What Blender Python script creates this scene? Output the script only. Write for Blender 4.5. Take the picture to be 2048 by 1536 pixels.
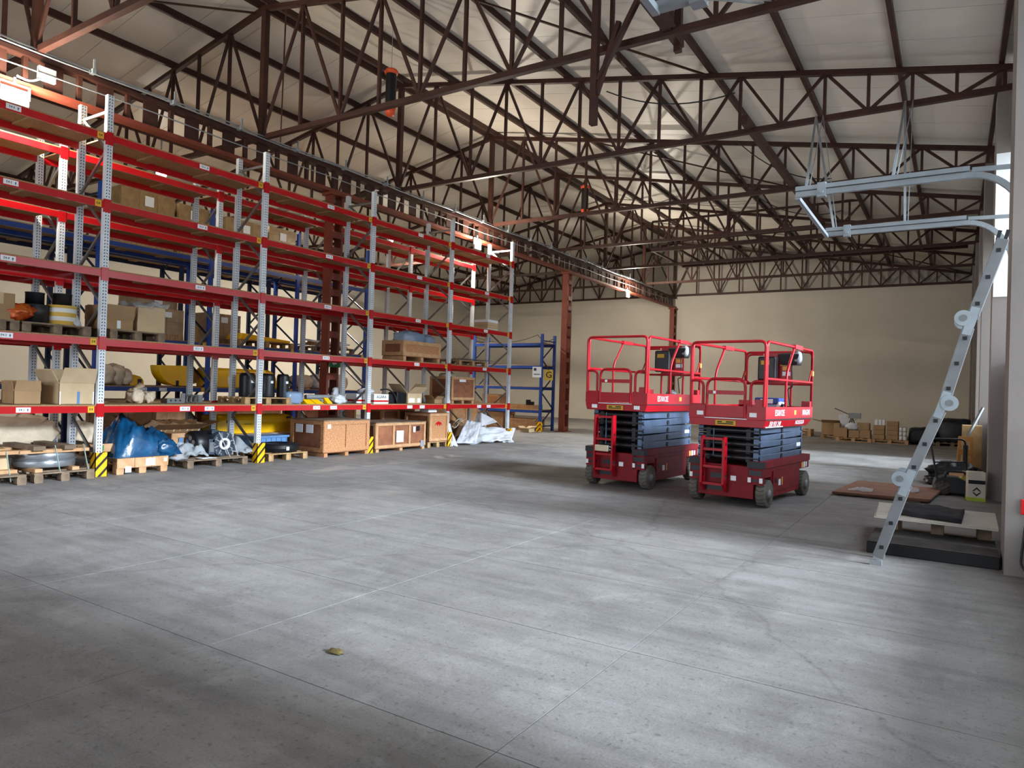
import bpy, math, random
from mathutils import Vector, Matrix, noise
R = math.radians
random.seed(7)
scene = bpy.context.scene
for o in list(bpy.data.objects): bpy.data.objects.remove(o, do_unlink=True)
COL = scene.collection

# ------------------------------------------------------------------ camera
cam_d = bpy.data.cameras.new('camera'); cam = bpy.data.objects.new('camera', cam_d); COL.objects.link(cam)
cam_d.sensor_fit = 'HORIZONTAL'; cam_d.sensor_width = 36.0; cam_d.lens = 1390.65 / 2048 * 36
cam_d.clip_start = 0.05; cam_d.clip_end = 300
YAW, PITCH, ROLL, EYE = 0.566, 0.007, 0.031, 1.586
_f = Vector((-math.sin(YAW) * math.cos(PITCH), math.cos(YAW) * math.cos(PITCH), math.sin(PITCH)))
_r = Vector((math.cos(YAW), math.sin(YAW), 0)); _u = _r.cross(_f)
_r2 = _r * math.cos(ROLL) + _u * math.sin(ROLL); _u2 = -_r * math.sin(ROLL) + _u * math.cos(ROLL)
cam.matrix_world = Matrix(((_r2.x, _u2.x, -_f.x, 0), (_r2.y, _u2.y, -_f.y, 0), (_r2.z, _u2.z, -_f.z, EYE), (0, 0, 0, 1)))
scene.camera = cam

# ------------------------------------------------------------------ world, daylight, exposure
world = bpy.data.worlds.new('sky'); scene.world = world; world.use_nodes = True
bg = world.node_tree.nodes['Background']
bg.inputs[0].default_value = (0.80, 0.90, 1.0, 1); bg.inputs[1].default_value = 3.0

def area_light(name, loc, target, sx, sy, power, color):
    d = bpy.data.lights.new(name, 'AREA'); d.shape = 'RECTANGLE'; d.size = sx; d.size_y = sy
    d.energy = power; d.color = color
    o = bpy.data.objects.new(name, d); COL.objects.link(o); o.location = loc
    o.rotation_euler = (Vector(target) - Vector(loc)).to_track_quat('-Z', 'Y').to_euler()
    return o
# low hazy sun over the yard, coming in through the openings of the right wall
sun_d = bpy.data.lights.new('sun', 'SUN'); sun_d.energy = 11.3; sun_d.angle = R(17); sun_d.color = (0.78, 0.89, 1.0)
sun = bpy.data.objects.new('sun', sun_d); COL.objects.link(sun); sun.location = (12, 6, 8)
sun.rotation_euler = Vector((-math.cos(R(22)) * math.cos(R(1)), math.cos(R(22)) * math.sin(R(1)), -math.sin(R(22)))).to_track_quat('-Z', 'Y').to_euler()
# added soft fill lamp outside an assumed, unseen opening behind the camera
area_light('rear_fill', (-9.0, -8.2, 3.2), (-9.0, 5.0, 2.6), 9.0, 5.0, 380, (0.92, 0.95, 1.0))

scene.cycles.max_bounces = 8; scene.cycles.diffuse_bounces = 4; scene.cycles.glossy_bounces = 3; scene.cycles.transmission_bounces = 4; scene.cycles.transparent_max_bounces = 8
scene.cycles.caustics_reflective = False; scene.cycles.caustics_refractive = False
vs = scene.view_settings
vs.view_transform = 'Standard'; vs.look = 'None'; vs.gamma = 1.0; vs.use_curve_mapping = False
vs.exposure = 0.22

# ------------------------------------------------------------------ materials
def lin(h):
    c = [int(h[i:i + 2], 16) / 255 for i in (0, 2, 4)]
    return tuple(x / 12.92 if x <= .04045 else ((x + .055) / 1.055) ** 2.4 for x in c) + (1,)
MATS = {}
def mat(name, hexcol, rough=.6, metal=0.0, var=0.12, scale=6.0, hex2=None, bump=0.0, bscale=60.0, spec=.4, coat=0.0, detail=4, stretch=None):
    if name in MATS: return MATS[name]
    m = bpy.data.materials.new(name); m.use_nodes = True; nt = m.node_tree; N = nt.nodes; L = nt.links
    b = N['Principled BSDF']; b.inputs['Roughness'].default_value = rough; b.inputs['Metallic'].default_value = metal
    b.inputs['Specular IOR Level'].default_value = spec; b.inputs['Coat Weight'].default_value = coat
    c = lin(hexcol)
    tc = N.new('ShaderNodeTexCoord'); src = tc.outputs['Object']
    if stretch:
        mp = N.new('ShaderNodeMapping'); mp.inputs['Scale'].default_value = stretch; L.new(src, mp.inputs[0]); src = mp.outputs[0]
    if var > 0:
        nz = N.new('ShaderNodeTexNoise'); nz.inputs['Scale'].default_value = scale; nz.inputs['Detail'].default_value = detail
        L.new(src, nz.inputs['Vector'])
        rp = N.new('ShaderNodeValToRGB'); rp.color_ramp.elements[0].position = .3; rp.color_ramp.elements[1].position = .7
        c2 = lin(hex2) if hex2 else tuple(x * (1 - 1.6 * var) for x in c[:3]) + (1,)
        c1 = c if hex2 else tuple(min(1, x * (1 + var)) for x in c[:3]) + (1,)
        rp.color_ramp.elements[0].color = c2; rp.color_ramp.elements[1].color = c1
        L.new(nz.outputs['Fac'], rp.inputs['Fac']); L.new(rp.outputs[0], b.inputs['Base Color'])
    else: b.inputs['Base Color'].default_value = c
    if bump > 0:
        n2 = N.new('ShaderNodeTexNoise'); n2.inputs['Scale'].default_value = bscale; n2.inputs['Detail'].default_value = 3
        L.new(src, n2.inputs['Vector'])
        bp = N.new('ShaderNodeBump'); bp.inputs['Strength'].default_value = bump; bp.inputs['Distance'].default_value = .01
        L.new(n2.outputs['Fac'], bp.inputs['Height']); L.new(bp.outputs[0], b.inputs['Normal'])
    MATS[name] = m; return m
def emat(name, col, strength):
    m = bpy.data.materials.new(name); m.use_nodes = True; b = m.node_tree.nodes['Principled BSDF']
    b.inputs['Base Color'].default_value = (*col, 1); b.inputs['Emission Color'].default_value = (*col, 1)
    b.inputs['Emission Strength'].default_value = strength; MATS[name] = m; return m
def film(name, hexcol, alpha, rough=.15):
    m = mat(name, hexcol, rough, var=0, spec=.8, bump=.5, bscale=25)
    nt = m.node_tree; b = nt.nodes['Principled BSDF']; b.inputs['Alpha'].default_value = alpha
    return m
def math_node(nt, op, a, b=None):
    n = nt.nodes.new('ShaderNodeMath'); n.operation = op
    for i, v in enumerate((a, b)):
        if v is None: continue
        if isinstance(v, (int, float)): n.inputs[i].default_value = v
        else: nt.links.new(v, n.inputs[i])
    return n.outputs[0]
def perforated(name, hexcol, hole, rough, metal, pitch=.05, w=.02):
    """rows of slots along z, two columns; object space, origin at the post's centre line"""
    m = mat(name, hexcol, rough, metal, var=.10, scale=3); nt = m.node_tree; b = nt.nodes['Principled BSDF']
    src = b.inputs['Base Color'].links[0].from_socket
    tc = nt.nodes.new('ShaderNodeTexCoord'); sp = nt.nodes.new('ShaderNodeSeparateXYZ'); nt.links.new(tc.outputs['Object'], sp.inputs[0])
    ay = math_node(nt, 'ABSOLUTE', sp.outputs['Y'])
    zz = math_node(nt, 'ADD', sp.outputs['Z'], math_node(nt, 'MULTIPLY', ay, .8))
    fr = math_node(nt, 'FRACT', math_node(nt, 'DIVIDE', zz, pitch))
    a = math_node(nt, 'LESS_THAN', math_node(nt, 'ABSOLUTE', math_node(nt, 'SUBTRACT', fr, .5)), .21)
    c = math_node(nt, 'LESS_THAN', math_node(nt, 'ABSOLUTE', math_node(nt, 'SUBTRACT', ay, w)), .0085)
    k = math_node(nt, 'MULTIPLY', a, c)
    mx = nt.nodes.new('ShaderNodeMix'); mx.data_type = 'RGBA'; nt.links.new(k, mx.inputs['Factor'])
    nt.links.new(src, mx.inputs['A']); mx.inputs['B'].default_value = lin(hole)
    nt.links.new(mx.outputs['Result'], b.inputs['Base Color']); return m
def hazard(name):
    m = mat(name, 'F0B000', .5, var=.1, scale=8); nt = m.node_tree; b = nt.nodes['Principled BSDF']
    src = b.inputs['Base Color'].links[0].from_socket
    tc = nt.nodes.new('ShaderNodeTexCoord'); sp = nt.nodes.new('ShaderNodeSeparateXYZ'); nt.links.new(tc.outputs['Object'], sp.inputs[0])
    d = math_node(nt, 'SUBTRACT', sp.outputs['Z'], math_node(nt, 'MULTIPLY', math_node(nt, 'ADD', sp.outputs['Y'], sp.outputs['X']), 1.1))
    fr = math_node(nt, 'FRACT', math_node(nt, 'DIVIDE', math_node(nt, 'ADD', d, 5.0), .17))
    k = math_node(nt, 'LESS_THAN', fr, .33)
    mx = nt.nodes.new('ShaderNodeMix'); mx.data_type = 'RGBA'; nt.links.new(k, mx.inputs['Factor'])
    nt.links.new(src, mx.inputs['A']); mx.inputs['B'].default_value = lin('18140F')
    nt.links.new(mx.outputs['Result'], b.inputs['Base Color']); return m
def striped(name, h1, h2, pitch, duty=.5, axis='Z', rough=.5):
    m = mat(name, h1, rough, var=.05); nt = m.node_tree; b = nt.nodes['Principled BSDF']
    src = b.inputs['Base Color'].links[0].from_socket
    tc = nt.nodes.new('ShaderNodeTexCoord'); sp = nt.nodes.new('ShaderNodeSeparateXYZ'); nt.links.new(tc.outputs['Object'], sp.inputs[0])
    fr = math_node(nt, 'FRACT', math_node(nt, 'DIVIDE', math_node(nt, 'ADD', sp.outputs[axis], 5.0), pitch))
    k = math_node(nt, 'LESS_THAN', fr, duty)
    mx = nt.nodes.new('ShaderNodeMix'); mx.data_type = 'RGBA'; nt.links.new(k, mx.inputs['Factor'])
    nt.links.new(src, mx.inputs['A']); mx.inputs['B'].default_value = lin(h2)
    nt.links.new(mx.outputs['Result'], b.inputs['Base Color']); return m

def concrete():
    m = bpy.data.materials.new('concrete_floor'); m.use_nodes = True; nt = m.node_tree; N = nt.nodes; L = nt.links
    b = N['Principled BSDF']; tc = N.new('ShaderNodeNewGeometry'); P = tc.outputs['Position']
    def nz(s, d, r=.6, dist=0):
        n = N.new('ShaderNodeTexNoise'); n.inputs['Scale'].default_value = s; n.inputs['Detail'].default_value = d
        n.inputs['Roughness'].default_value = r; n.inputs['Distortion'].default_value = dist; L.new(P, n.inputs['Vector']); return n.outputs['Fac']
    def ramp(f, p0, c0, p1, c1):
        r = N.new('ShaderNodeValToRGB'); e = r.color_ramp.elements; e[0].position = p0; e[0].color = c0; e[1].position = p1; e[1].color = c1
        L.new(f, r.inputs[0]); return r.outputs[0]
    def mix(kind, fac, a, c):
        n = N.new('ShaderNodeMix'); n.data_type = 'RGBA'; n.blend_type = kind
        if isinstance(fac, (int, float)): n.inputs['Factor'].default_value = fac
        else: L.new(fac, n.inputs['Factor'])
        L.new(a, n.inputs['A'])
        if isinstance(c, tuple): n.inputs['B'].default_value = c
        else: L.new(c, n.inputs['B'])
        return n.outputs['Result']
    base = ramp(nz(.9, 10, .72), .3, lin('767472'), .72, lin('969492'))
    dust = ramp(nz(2.6, 10, .75, .6), .52, (0, 0, 0, 1), .72, (1, 1, 1, 1))
    base = mix('MIX', mix('MULTIPLY', 1.0, dust, (.42, .42, .42, 1)), base, lin('AEADAB'))
    wet = ramp(nz(.55, 6, .6, 1.0), .56, (0, 0, 0, 1), .66, (1, 1, 1, 1))
    base = mix('MIX', mix('MULTIPLY', 1.0, wet, (.32, .32, .32, 1)), base, lin('5E5C5A'))
    spots = ramp(nz(28, 3, .5), .30, (.55, .55, .55, 1), .40, (1, 1, 1, 1))
    base = mix('MULTIPLY', .7, base, spots)
    grain = ramp(nz(75, 6, .8), .35, (.72, .72, .72, 1), .65, (1.12, 1.12, 1.12, 1)); base = mix('MULTIPLY', .8, base, grain)
    st = N.new('ShaderNodeMapping'); st.inputs['Scale'].default_value = (.5, 5.5, 1); st.inputs['Rotation'].default_value = (0, 0, .5); L.new(P, st.inputs[0])
    sn = N.new('ShaderNodeTexNoise'); sn.inputs['Scale'].default_value = 1.3; sn.inputs['Detail'].default_value = 8; L.new(st.outputs[0], sn.inputs['Vector'])
    base = mix('MULTIPLY', .55, base, ramp(sn.outputs['Fac'], .36, (.74, .74, .75, 1), .56, (1.05, 1.05, 1.05, 1)))
    wv = N.new('ShaderNodeTexVoronoi'); wv.feature = 'DISTANCE_TO_EDGE'; wv.inputs['Scale'].default_value = .33; wv.inputs['Randomness'].default_value = 1
    wn = N.new('ShaderNodeTexNoise'); wn.inputs['Scale'].default_value = 1.6; wn.inputs['Detail'].default_value = 5; L.new(P, wn.inputs['Vector'])
    va = N.new('ShaderNodeMix'); va.data_type = 'VECTOR'; va.inputs['Factor'].default_value = .35; L.new(P, va.inputs['A']); L.new(wn.outputs['Color'], va.inputs['B'])
    L.new(va.outputs['Result'], wv.inputs['Vector'])
    crk = ramp(wv.outputs['Distance'], .0, (.42, .42, .42, 1), .006, (1, 1, 1, 1))
    base = mix('MULTIPLY', .35, base, crk)
    L.new(base, b.inputs['Base Color'])
    rr = ramp(nz(1.4, 6), .3, (.55, .55, .55, 1), .7, (.85, .85, .85, 1)); L.new(rr, b.inputs['Roughness'])
    b.inputs['Specular IOR Level'].default_value = .35
    bp = N.new('ShaderNodeBump'); bp.inputs['Strength'].default_value = .35; bp.inputs['Distance'].default_value = .012
    L.new(nz(22, 8, .7), bp.inputs['Height']); L.new(bp.outputs[0], b.inputs['Normal'])
    MATS['concrete_floor'] = m; return m
FLOOR = concrete()
WALL = mat('plaster_wall', 'CCC5B8', .85, var=.05, scale=.5, detail=6, bump=.1, bscale=30)
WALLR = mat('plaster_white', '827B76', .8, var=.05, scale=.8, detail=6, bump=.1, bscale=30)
GABLE = mat('gable_panel', 'B9B2A8', .7, var=.06, scale=.7)
ROOF = mat('roof_panel', 'DCD6CC', .45, var=.05, scale=.6, detail=6, spec=.5, hex2='CAC2B6', bump=.012, bscale=2.5, stretch=(.25, 3, 1))
BROWN = mat('rust_brown_steel', '3E241D', .5, var=.2, scale=2.5, spec=.3)
BROWN2 = mat('column_red_oxide', '7A3A2A', .5, var=.14, scale=2.0, spec=.35)
REDB = mat('rack_red', 'BE141B', .22, var=.06, scale=3, spec=.5)
ZINC = mat('zinc_steel', '9A9C9C', .38, .75, var=.14, scale=5)
ZINCP = perforated('zinc_perforated', 'DCE2E8', '30343A', .45, .1)
BLUES = mat('rack_blue', '1D3F8A', .42, var=.1, scale=3)
BLUEP = perforated('rack_blue_perforated', '2248A0', '0B1020', .42, 0)
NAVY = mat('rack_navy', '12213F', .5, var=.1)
CHIP = mat('chipboard', 'B08F66', .75, var=.12, scale=40, hex2='8E6E4A')
WOOD = mat('pallet_wood', 'B9986C', .75, var=.2, scale=4, hex2='8A6A45', stretch=(6, 6, 1), bump=.2)
WOODG = mat('old_pallet_wood', '8B7660', .8, var=.2, scale=5, hex2='5E4E40', bump=.2)
PINE = mat('pine_batten', 'CBA078', .65, var=.12, scale=6, hex2='B08358')
OSB = mat('osb_board', 'C8976C', .7, var=.2, scale=14, hex2='9A6238', detail=3, stretch=(1, 2.2, 5))
PLY = mat('ply_red_brown', '9A6344', .6, var=.12, scale=5, hex2='7E4C34')
CARD = mat('cardboard', 'A88863', .8, var=.06, scale=5)
CARDL = mat('cardboard_light', 'C9B08C', .8, var=.06, scale=5)
CARDD = mat('cardboard_inside', '7A5C3E', .85, var=.06, scale=5)
PAPER = mat('label_white', 'EEF1F5', .6, var=0)
INK = mat('label_ink', '23384F', .6, var=0)
BLACKINK = mat('black_ink', '15120F', .6, var=0)
YTAG = mat('tag_yellow', 'E2B12A', .55, var=0)
HAZ = hazard('hazard_stripes')
YELLOW = mat('machine_yellow', 'FFC40A', .35, var=.05, scale=2, spec=.5)
BLACK = mat('black_plastic', '14161A', .4, var=.1)
RUBBER = mat('tyre_rubber', '6C675F', .8, var=.2, scale=9, bump=.2)
LIFTR = mat('lift_red', 'A4081A', .36, var=.08, scale=2.5, spec=.3)
LIFTR2 = mat('lift_red_dusty', '7A121C', .55, var=.15, scale=5, spec=.25)
SCIS = mat('scissor_steel_blue', '50627C', .42, .35, var=.15, scale=4)
DARK = mat('dark_steel', '23262B', .5, .2, var=.15)
ENG = mat('gearbox_paint', '3A4450', .45, .2, var=.2, scale=6)
ALU = mat('aluminium', '727476', .5, .4, var=.1, scale=5)
GALV = mat('galvanised_track', '98A0A6', .4, .5, var=.1, scale=4)
FOAM = mat('white_foam', 'CDD0D8', .6, var=.05, bump=.3, bscale=40)
PAPERW = mat('wrapping_paper', 'D8C6AC', .7, var=.12, scale=6)
BLUEBAG = mat('blue_polythene', '0C527E', .25, var=.3, scale=4, hex2='06304E', spec=.6, bump=.9, bscale=7)
BLUECR = mat('crate_blue', '5E86B4', .45, var=.06)
STEELD = mat('ring_steel', '8E9296', .3, .55, var=.1)
STRAP = mat('strap_green', 'A9C4BC', .4, var=0)
FILM = film('clear_film', 'DDE4EA', .32)
FILMT = film('thin_stretch_film', 'C8B48C', .10)
FILMB = film('bluish_film', '8FA9C8', .62)
WRAPC = mat('shrink_wrapped_carton', 'A98A5C', .28, var=.12, scale=7, spec=.7, bump=.35, bscale=14, hex2='8A6C45')
ORANGE = mat('orange_collar', 'E0562A', .45, var=.05)
GREY = mat('grey_plastic', '8C9094', .5, var=.08)
RUGD = mat('dark_felt', '2C2A2E', .9, var=.2, scale=10, bump=.4)
RUGR = mat('brown_sheet', '86604F', .7, var=.12, scale=3)
BOARDW = mat('white_board', 'C9C2B6', .6, var=.06)
TARP = mat('dark_tarp', '22262E', .4, var=.3, scale=3, bump=.4, bscale=6)
GREEN = mat('sign_green', '2F7A4A', .5, var=0)
LABEL_G = mat('sign_yellow', 'C9A63A', .6, var=0)

# ------------------------------------------------------------------ mesh helpers
_cache = {}
def link(name, me, parent=None, loc=None):
    o = bpy.data.objects.new(name, me); COL.objects.link(o)
    if parent is not None: o.parent = parent
    if loc is not None: o.location = loc
    return o
def tag(o, label, cat, group=None):
    o['label'] = label; o['category'] = cat
    if group: o['group'] = group
    return o
def thing(name, label, cat, loc=(0, 0, 0), rz=0, group=None):
    o = bpy.data.objects.new(name, None); o.empty_display_size = .2; COL.objects.link(o)
    o.location = loc; o.rotation_euler = (0, 0, rz); return tag(o, label, cat, group)
def struct(o): o['kind'] = 'structure'; return o

class MB:
    def __init__(s): s.v = []; s.f = []; s.m = []; s.s = []
    def add(s, vs, fs, mi=0, sm=False):
        k = len(s.v); s.v += [tuple(p) for p in vs]
        for f in fs: s.f.append(tuple(i + k for i in f)); s.m.append(mi); s.s.append(sm)
        return s
    def box(s, x0, y0, z0, x1, y1, z1, mi=0):
        return s.add([(x0, y0, z0), (x1, y0, z0), (x1, y1, z0), (x0, y1, z0), (x0, y0, z1), (x1, y0, z1), (x1, y1, z1), (x0, y1, z1)],
              [(0, 3, 2, 1), (4, 5, 6, 7), (0, 1, 5, 4), (1, 2, 6, 5), (2, 3, 7, 6), (3, 0, 4, 7)], mi)
    def hexa(s, P, mi=0):
        return s.add(P, [(0, 3, 2, 1), (4, 5, 6, 7), (0, 1, 5, 4), (1, 2, 6, 5), (2, 3, 7, 6), (3, 0, 4, 7)], mi)
    def bar(s, p0, p1, w, h, mi=0):
        p0, p1 = Vector(p0), Vector(p1); d = (p1 - p0).normalized()
        up = Vector((0, 0, 1)) if abs(d.z) < .95 else Vector((0, 1, 0))
        a = d.cross(up).normalized(); b = a.cross(d).normalized()
        P = []
        for p in (p0, p1):
            P += [p - a * w / 2 - b * h / 2, p + a * w / 2 - b * h / 2, p + a * w / 2 + b * h / 2, p - a * w / 2 + b * h / 2]
        return s.hexa(P, mi)
    def tube(s, pts, r, n=8, mi=0, caps=True, rads=None):
        pts = [Vector(p) for p in pts]; rings = []; prev = None
        for i, p in enumerate(pts):
            d = (pts[min(i + 1, len(pts) - 1)] - pts[max(i - 1, 0)]).normalized()
            if prev is None:
                up = Vector((0, 0, 1)) if abs(d.z) < .9 else Vector((1, 0, 0))
                a = d.cross(up).normalized()
            else: a = (prev - d * prev.dot(d)).normalized()
            prev = a; b = d.cross(a); rr = rads[i] if rads else r
            rings.append([p + (a * math.cos(t) + b * math.sin(t)) * rr for t in [2 * math.pi * k / n for k in range(n)]])
        V = [q for rg in rings for q in rg]; F = []
        for i in range(len(rings) - 1):
            for k in range(n): F.append((i * n + k, i * n + (k + 1) % n, (i + 1) * n + (k + 1) % n, (i + 1) * n + k))
        s.add(V, F, mi, True)
        if caps:
            s.add(rings[0], [tuple(range(n))[::-1]], mi); s.add(rings[-1], [tuple(range(n))], mi)
        return s
    def cyl(s, p0, p1, r, n=16, mi=0, r2=None): return s.tube([p0, p1], r, n, mi, True, [r, r if r2 is None else r2])
    def lathe(s, prof, c=(0, 0, 0), n=24, mi=0, axis='Z'):
        V = []; F = []
        for (r, h) in prof:
            for k in range(n):
                t = 2 * math.pi * k / n; a, b = r * math.cos(t), r * math.sin(t)
                V.append({'Z': (c[0] + a, c[1] + b, c[2] + h), 'X': (c[0] + h, c[1] + a, c[2] + b), 'Y': (c[0] + b, c[1] + h, c[2] + a)}[axis])
        for i in range(len(prof) - 1):
            for k in range(n): F.append((i * n + k, i * n + (k + 1) % n, (i + 1) * n + (k + 1) % n, (i + 1) * n + k))
        return s.add(V, F, mi, True)
    def prism(s, poly, axis, a0, a1, mi=0):
        """poly of 2D points extruded along axis ('X': (y,z); 'Y': (x,z); 'Z': (x,y))"""
        def q(p, a): return {'X': (a, p[0], p[1]), 'Y': (p[0], a, p[1]), 'Z': (p[0], p[1], a)}[axis]
        n = len(poly); V = [q(p, a0) for p in poly] + [q(p, a1) for p in poly]
        F = [tuple(range(n)), tuple(range(n, 2 * n))[::-1]] + [(i, i + n, (i + 1) % n + n, (i + 1) % n) for i in range(n)]
        return s.add(V, F, mi)
    def blob(s, c, sz, seed=0, amp=.12, freq=2.0, nu=28, nv=16, power=2.6, shear=(0, 0), mi=0, flat=True):
        V = []; F = []
        def sp(x, e): return math.copysign(abs(x) ** e, x)
        for j in range(nv + 1):
            ph = -math.pi / 2 + math.pi * j / nv
            for i in range(nu):
                th = 2 * math.pi * i / nu; e = 2 / power
                x = sp(math.cos(ph), e) * sp(math.cos(th), e); y = sp(math.cos(ph), e) * sp(math.sin(th), e); z = sp(math.sin(ph), e)
                d = noise.noise(Vector((x * freq + seed * 3.1, y * freq - seed, z * freq + seed * .7))) * amp * 1.6 \
                    + noise.noise(Vector((x * freq * 2.7 + seed, y * freq * 2.7, z * freq * 2.7 - seed))) * amp * .8
                k = 1 + d; zz = z * k
                if flat: zz = max(zz, -1)
                x, y = x * k, y * k
                V.append((c[0] + x * sz[0] / 2 + shear[0] * zz * sz[2] / 2, c[1] + y * sz[1] / 2 + shear[1] * zz * sz[2] / 2, c[2] + zz * sz[2] / 2))
        for j in range(nv):
            for i in range(nu): F.append((j * nu + i, j * nu + (i + 1) % nu, (j + 1) * nu + (i + 1) % nu, (j + 1) * nu + i))
        return s.add(V, F, mi, True)
    def sheet(s, corners, n=14, amp=.04, freq=3, seed=0, thick=.006, mi=0):
        A, B, C, D = [Vector(c) for c in corners]; nrm = (B - A).cross(D - A).normalized(); V = []; F = []
        for side in (0, 1):
            for j in range(n + 1):
                for i in range(n + 1):
                    u, v = i / n, j / n; p = (A * (1 - u) + B * u) * (1 - v) + (D * (1 - u) + C * u) * v
                    d = noise.noise(Vector((u * freq + seed, v * freq, seed * 1.7))) * amp + noise.noise(Vector((u * freq * 2.6, v * freq * 2.6 + seed, seed))) * amp * .5
                    V.append(p + nrm * (d + side * thick))
        m = (n + 1) ** 2
        for j in range(n):
            for i in range(n):
                a = j * (n + 1) + i; F.append((a, a + 1, a + n + 2, a + n + 1)[::-1]); F.append((m + a, m + a + 1, m + a + n + 2, m + a + n + 1))
        for i in range(n):
            F.append((i, i + 1, m + i + 1, m + i)); k = n * (n + 1); F.append((k + i + 1, k + i, m + k + i, m + k + i + 1))
            F.append(((i + 1) * (n + 1), i * (n + 1), m + i * (n + 1), m + (i + 1) * (n + 1)))
            F.append((i * (n + 1) + n, (i + 1) * (n + 1) + n, m + (i + 1) * (n + 1) + n, m + i * (n + 1) + n))
        return s.add(V, F, mi, True)
    def text(s, txt, size, o, xd, yd, mi=0, lift=.002):
        key = ('font', txt)
        if key not in _cache:
            cu = bpy.data.curves.new('t', 'FONT'); cu.body = txt; cu.align_x = 'CENTER'; cu.align_y = 'CENTER'; cu.resolution_u = 2; cu.offset = .010
            ob = bpy.data.objects.new('t', cu); COL.objects.link(ob)
            bpy.context.view_layer.update()
            me = ob.evaluated_get(bpy.context.evaluated_depsgraph_get()).to_mesh()
            _cache[key] = ([tuple(v.co) for v in me.vertices], [tuple(p.vertices) for p in me.polygons])
            bpy.data.objects.remove(ob, do_unlink=True)
        V, F = _cache[key]; xd, yd, o = Vector(xd), Vector(yd), Vector(o); nn = xd.cross(yd)
        return s.add([o + xd * (x * size) + yd * (y * size) + nn * lift for x, y, z in V], F, mi)
    def mesh(s, name, mats):
        me = bpy.data.meshes.new(name); me.from_pydata([tuple(p) for p in s.v], [], s.f)
        for m in (mats if isinstance(mats, (list, tuple)) else [mats]): me.materials.append(m)
        me.polygons.foreach_set('material_index', s.m); me.polygons.foreach_set('use_smooth', s.s); me.update(); return me
    def build(s, name, mats, parent=None, loc=None, bevel=0):
        o = link(name, s.mesh(name, mats), parent, loc)
        if bevel:
            b = o.modifiers.new('bevel', 'BEVEL'); b.width = bevel; b.segments = 2; b.limit_method = 'ANGLE'
        return o
def BX(name, parent, m, x0, y0, z0, x1, y1, z1, bevel=0):
    sx, sy, sz = round(abs(x1 - x0), 4), round(abs(y1 - y0), 4), round(abs(z1 - z0), 4); key = ('b', sx, sy, sz, m.name, name)
    if key not in _cache: _cache[key] = MB().box(-sx / 2, -sy / 2, -sz / 2, sx / 2, sy / 2, sz / 2).mesh(name, m)
    o = link(name, _cache[key], parent, ((x0 + x1) / 2, (y0 + y1) / 2, (z0 + z1) / 2))
    if bevel:
        b = o.modifiers.new('bevel', 'BEVEL'); b.width = bevel; b.segments = 2
    return o
def BAR(name, parent, m, p0, p1, w, h):
    p0, p1 = Vector(p0), Vector(p1); d = p1 - p0; Ln = round(d.length, 3); key = ('r', Ln, w, h, m.name, name)
    if key not in _cache: _cache[key] = MB().box(-w / 2, -h / 2, -Ln / 2, w / 2, h / 2, Ln / 2).mesh(name, m)
    o = link(name, _cache[key], parent, (p0 + p1) / 2); dn = d.normalized()
    up = Vector((0, 0, 1)) if abs(dn.z) < .95 else Vector((0, 1, 0))
    a = dn.cross(up).normalized(); b = dn.cross(a)
    o.rotation_euler = Matrix((( a.x, b.x, dn.x), (a.y, b.y, dn.y), (a.z, b.z, dn.z))).to_euler(); return o
def rounded(pts, r, n=4):
    """round the inner corners of a polyline"""
    pts = [Vector(p) for p in pts]; out = [pts[0]]
    for i in range(1, len(pts) - 1):
        a, b, c = pts[i - 1], pts[i], pts[i + 1]; d1 = (a - b); d2 = (c - b); q = min(r, d1.length * .48, d2.length * .48)
        s, e = b + d1.normalized() * q, b + d2.normalized() * q
        for k in range(n + 1):
            t = k / n; out.append(s * (1 - t) ** 2 + b * 2 * t * (1 - t) + e * t * t)
    out.append(pts[-1]); return out

# ================================================================== THE SETTING
XG, RZ = -12.65, 9.60                    # ridge line
SL = 0.1854                              # roof slope
XL, XR, YF, YB = -26.1, 0.8, -6.0, 35.9
TRUSS_Y = [5.25 + 4.35 * k for k in range(8)]
def roofz(x): return RZ - SL * abs(x - XG)

floor = struct(MB().box(XL - .4, YF - 6, -.30, 32.0, YB + .4, -.012).build('floor', FLOOR))
xs = [0.80, -1.65, -3.72, -5.80, -7.87, -9.95, -12.02]
ys = [-6.0, -3.24, -1.79, -0.34, 1.11, 2.56, 4.02, 5.47, 6.92, 8.37, 9.82, 11.27, 12.72, 14.17]
for i in range(len(xs) - 1):
    for j in range(len(ys) - 1):
        g = .003
        BX('slab', floor, FLOOR, xs[i + 1] + g, ys[j] + g, -.012, xs[i] - g, ys[j + 1] - g, 0)
BX('slab', floor, FLOOR, -12.02 + .004, 14.174, -.012, .8, YB, 0)
BX('slab', floor, FLOOR, XL, YF, -.012, -12.026, YB, 0)

BX('bounce_slab', floor, mat('pale_bounce_ground', 'BDB9B2', .9, var=.1, scale=2), 1.1, YF - 5, -.012, 31.5, YB, -.004)  # unseen pale ground, added to bounce sunlight up onto the roof
wall_far = struct(MB().box(XL - .3, YB, -.1, XR + .6, YB + .3, 6.78).build('wall_far', WALL))
MB().prism([(XL - .3, 6.78), (XR + .6, 6.78), (XR + .6, roofz(XR) + .35), (XG, RZ + .4), (XL - .3, roofz(XL) + .35)], 'Y', YB + .06, YB + .3).build('gable_panel', GABLE, wall_far)
wall_left = struct(MB().box(XL - .3, YF, -.1, XL, YB + .3, 7.4).build('wall_left', WALL))
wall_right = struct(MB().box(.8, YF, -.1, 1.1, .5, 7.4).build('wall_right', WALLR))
def wr(name, y0, y1, z0, z1, x0=.8): return BX(name, wall_right, WALLR, x0, y0, z0, 1.1, y1, z1)
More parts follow.
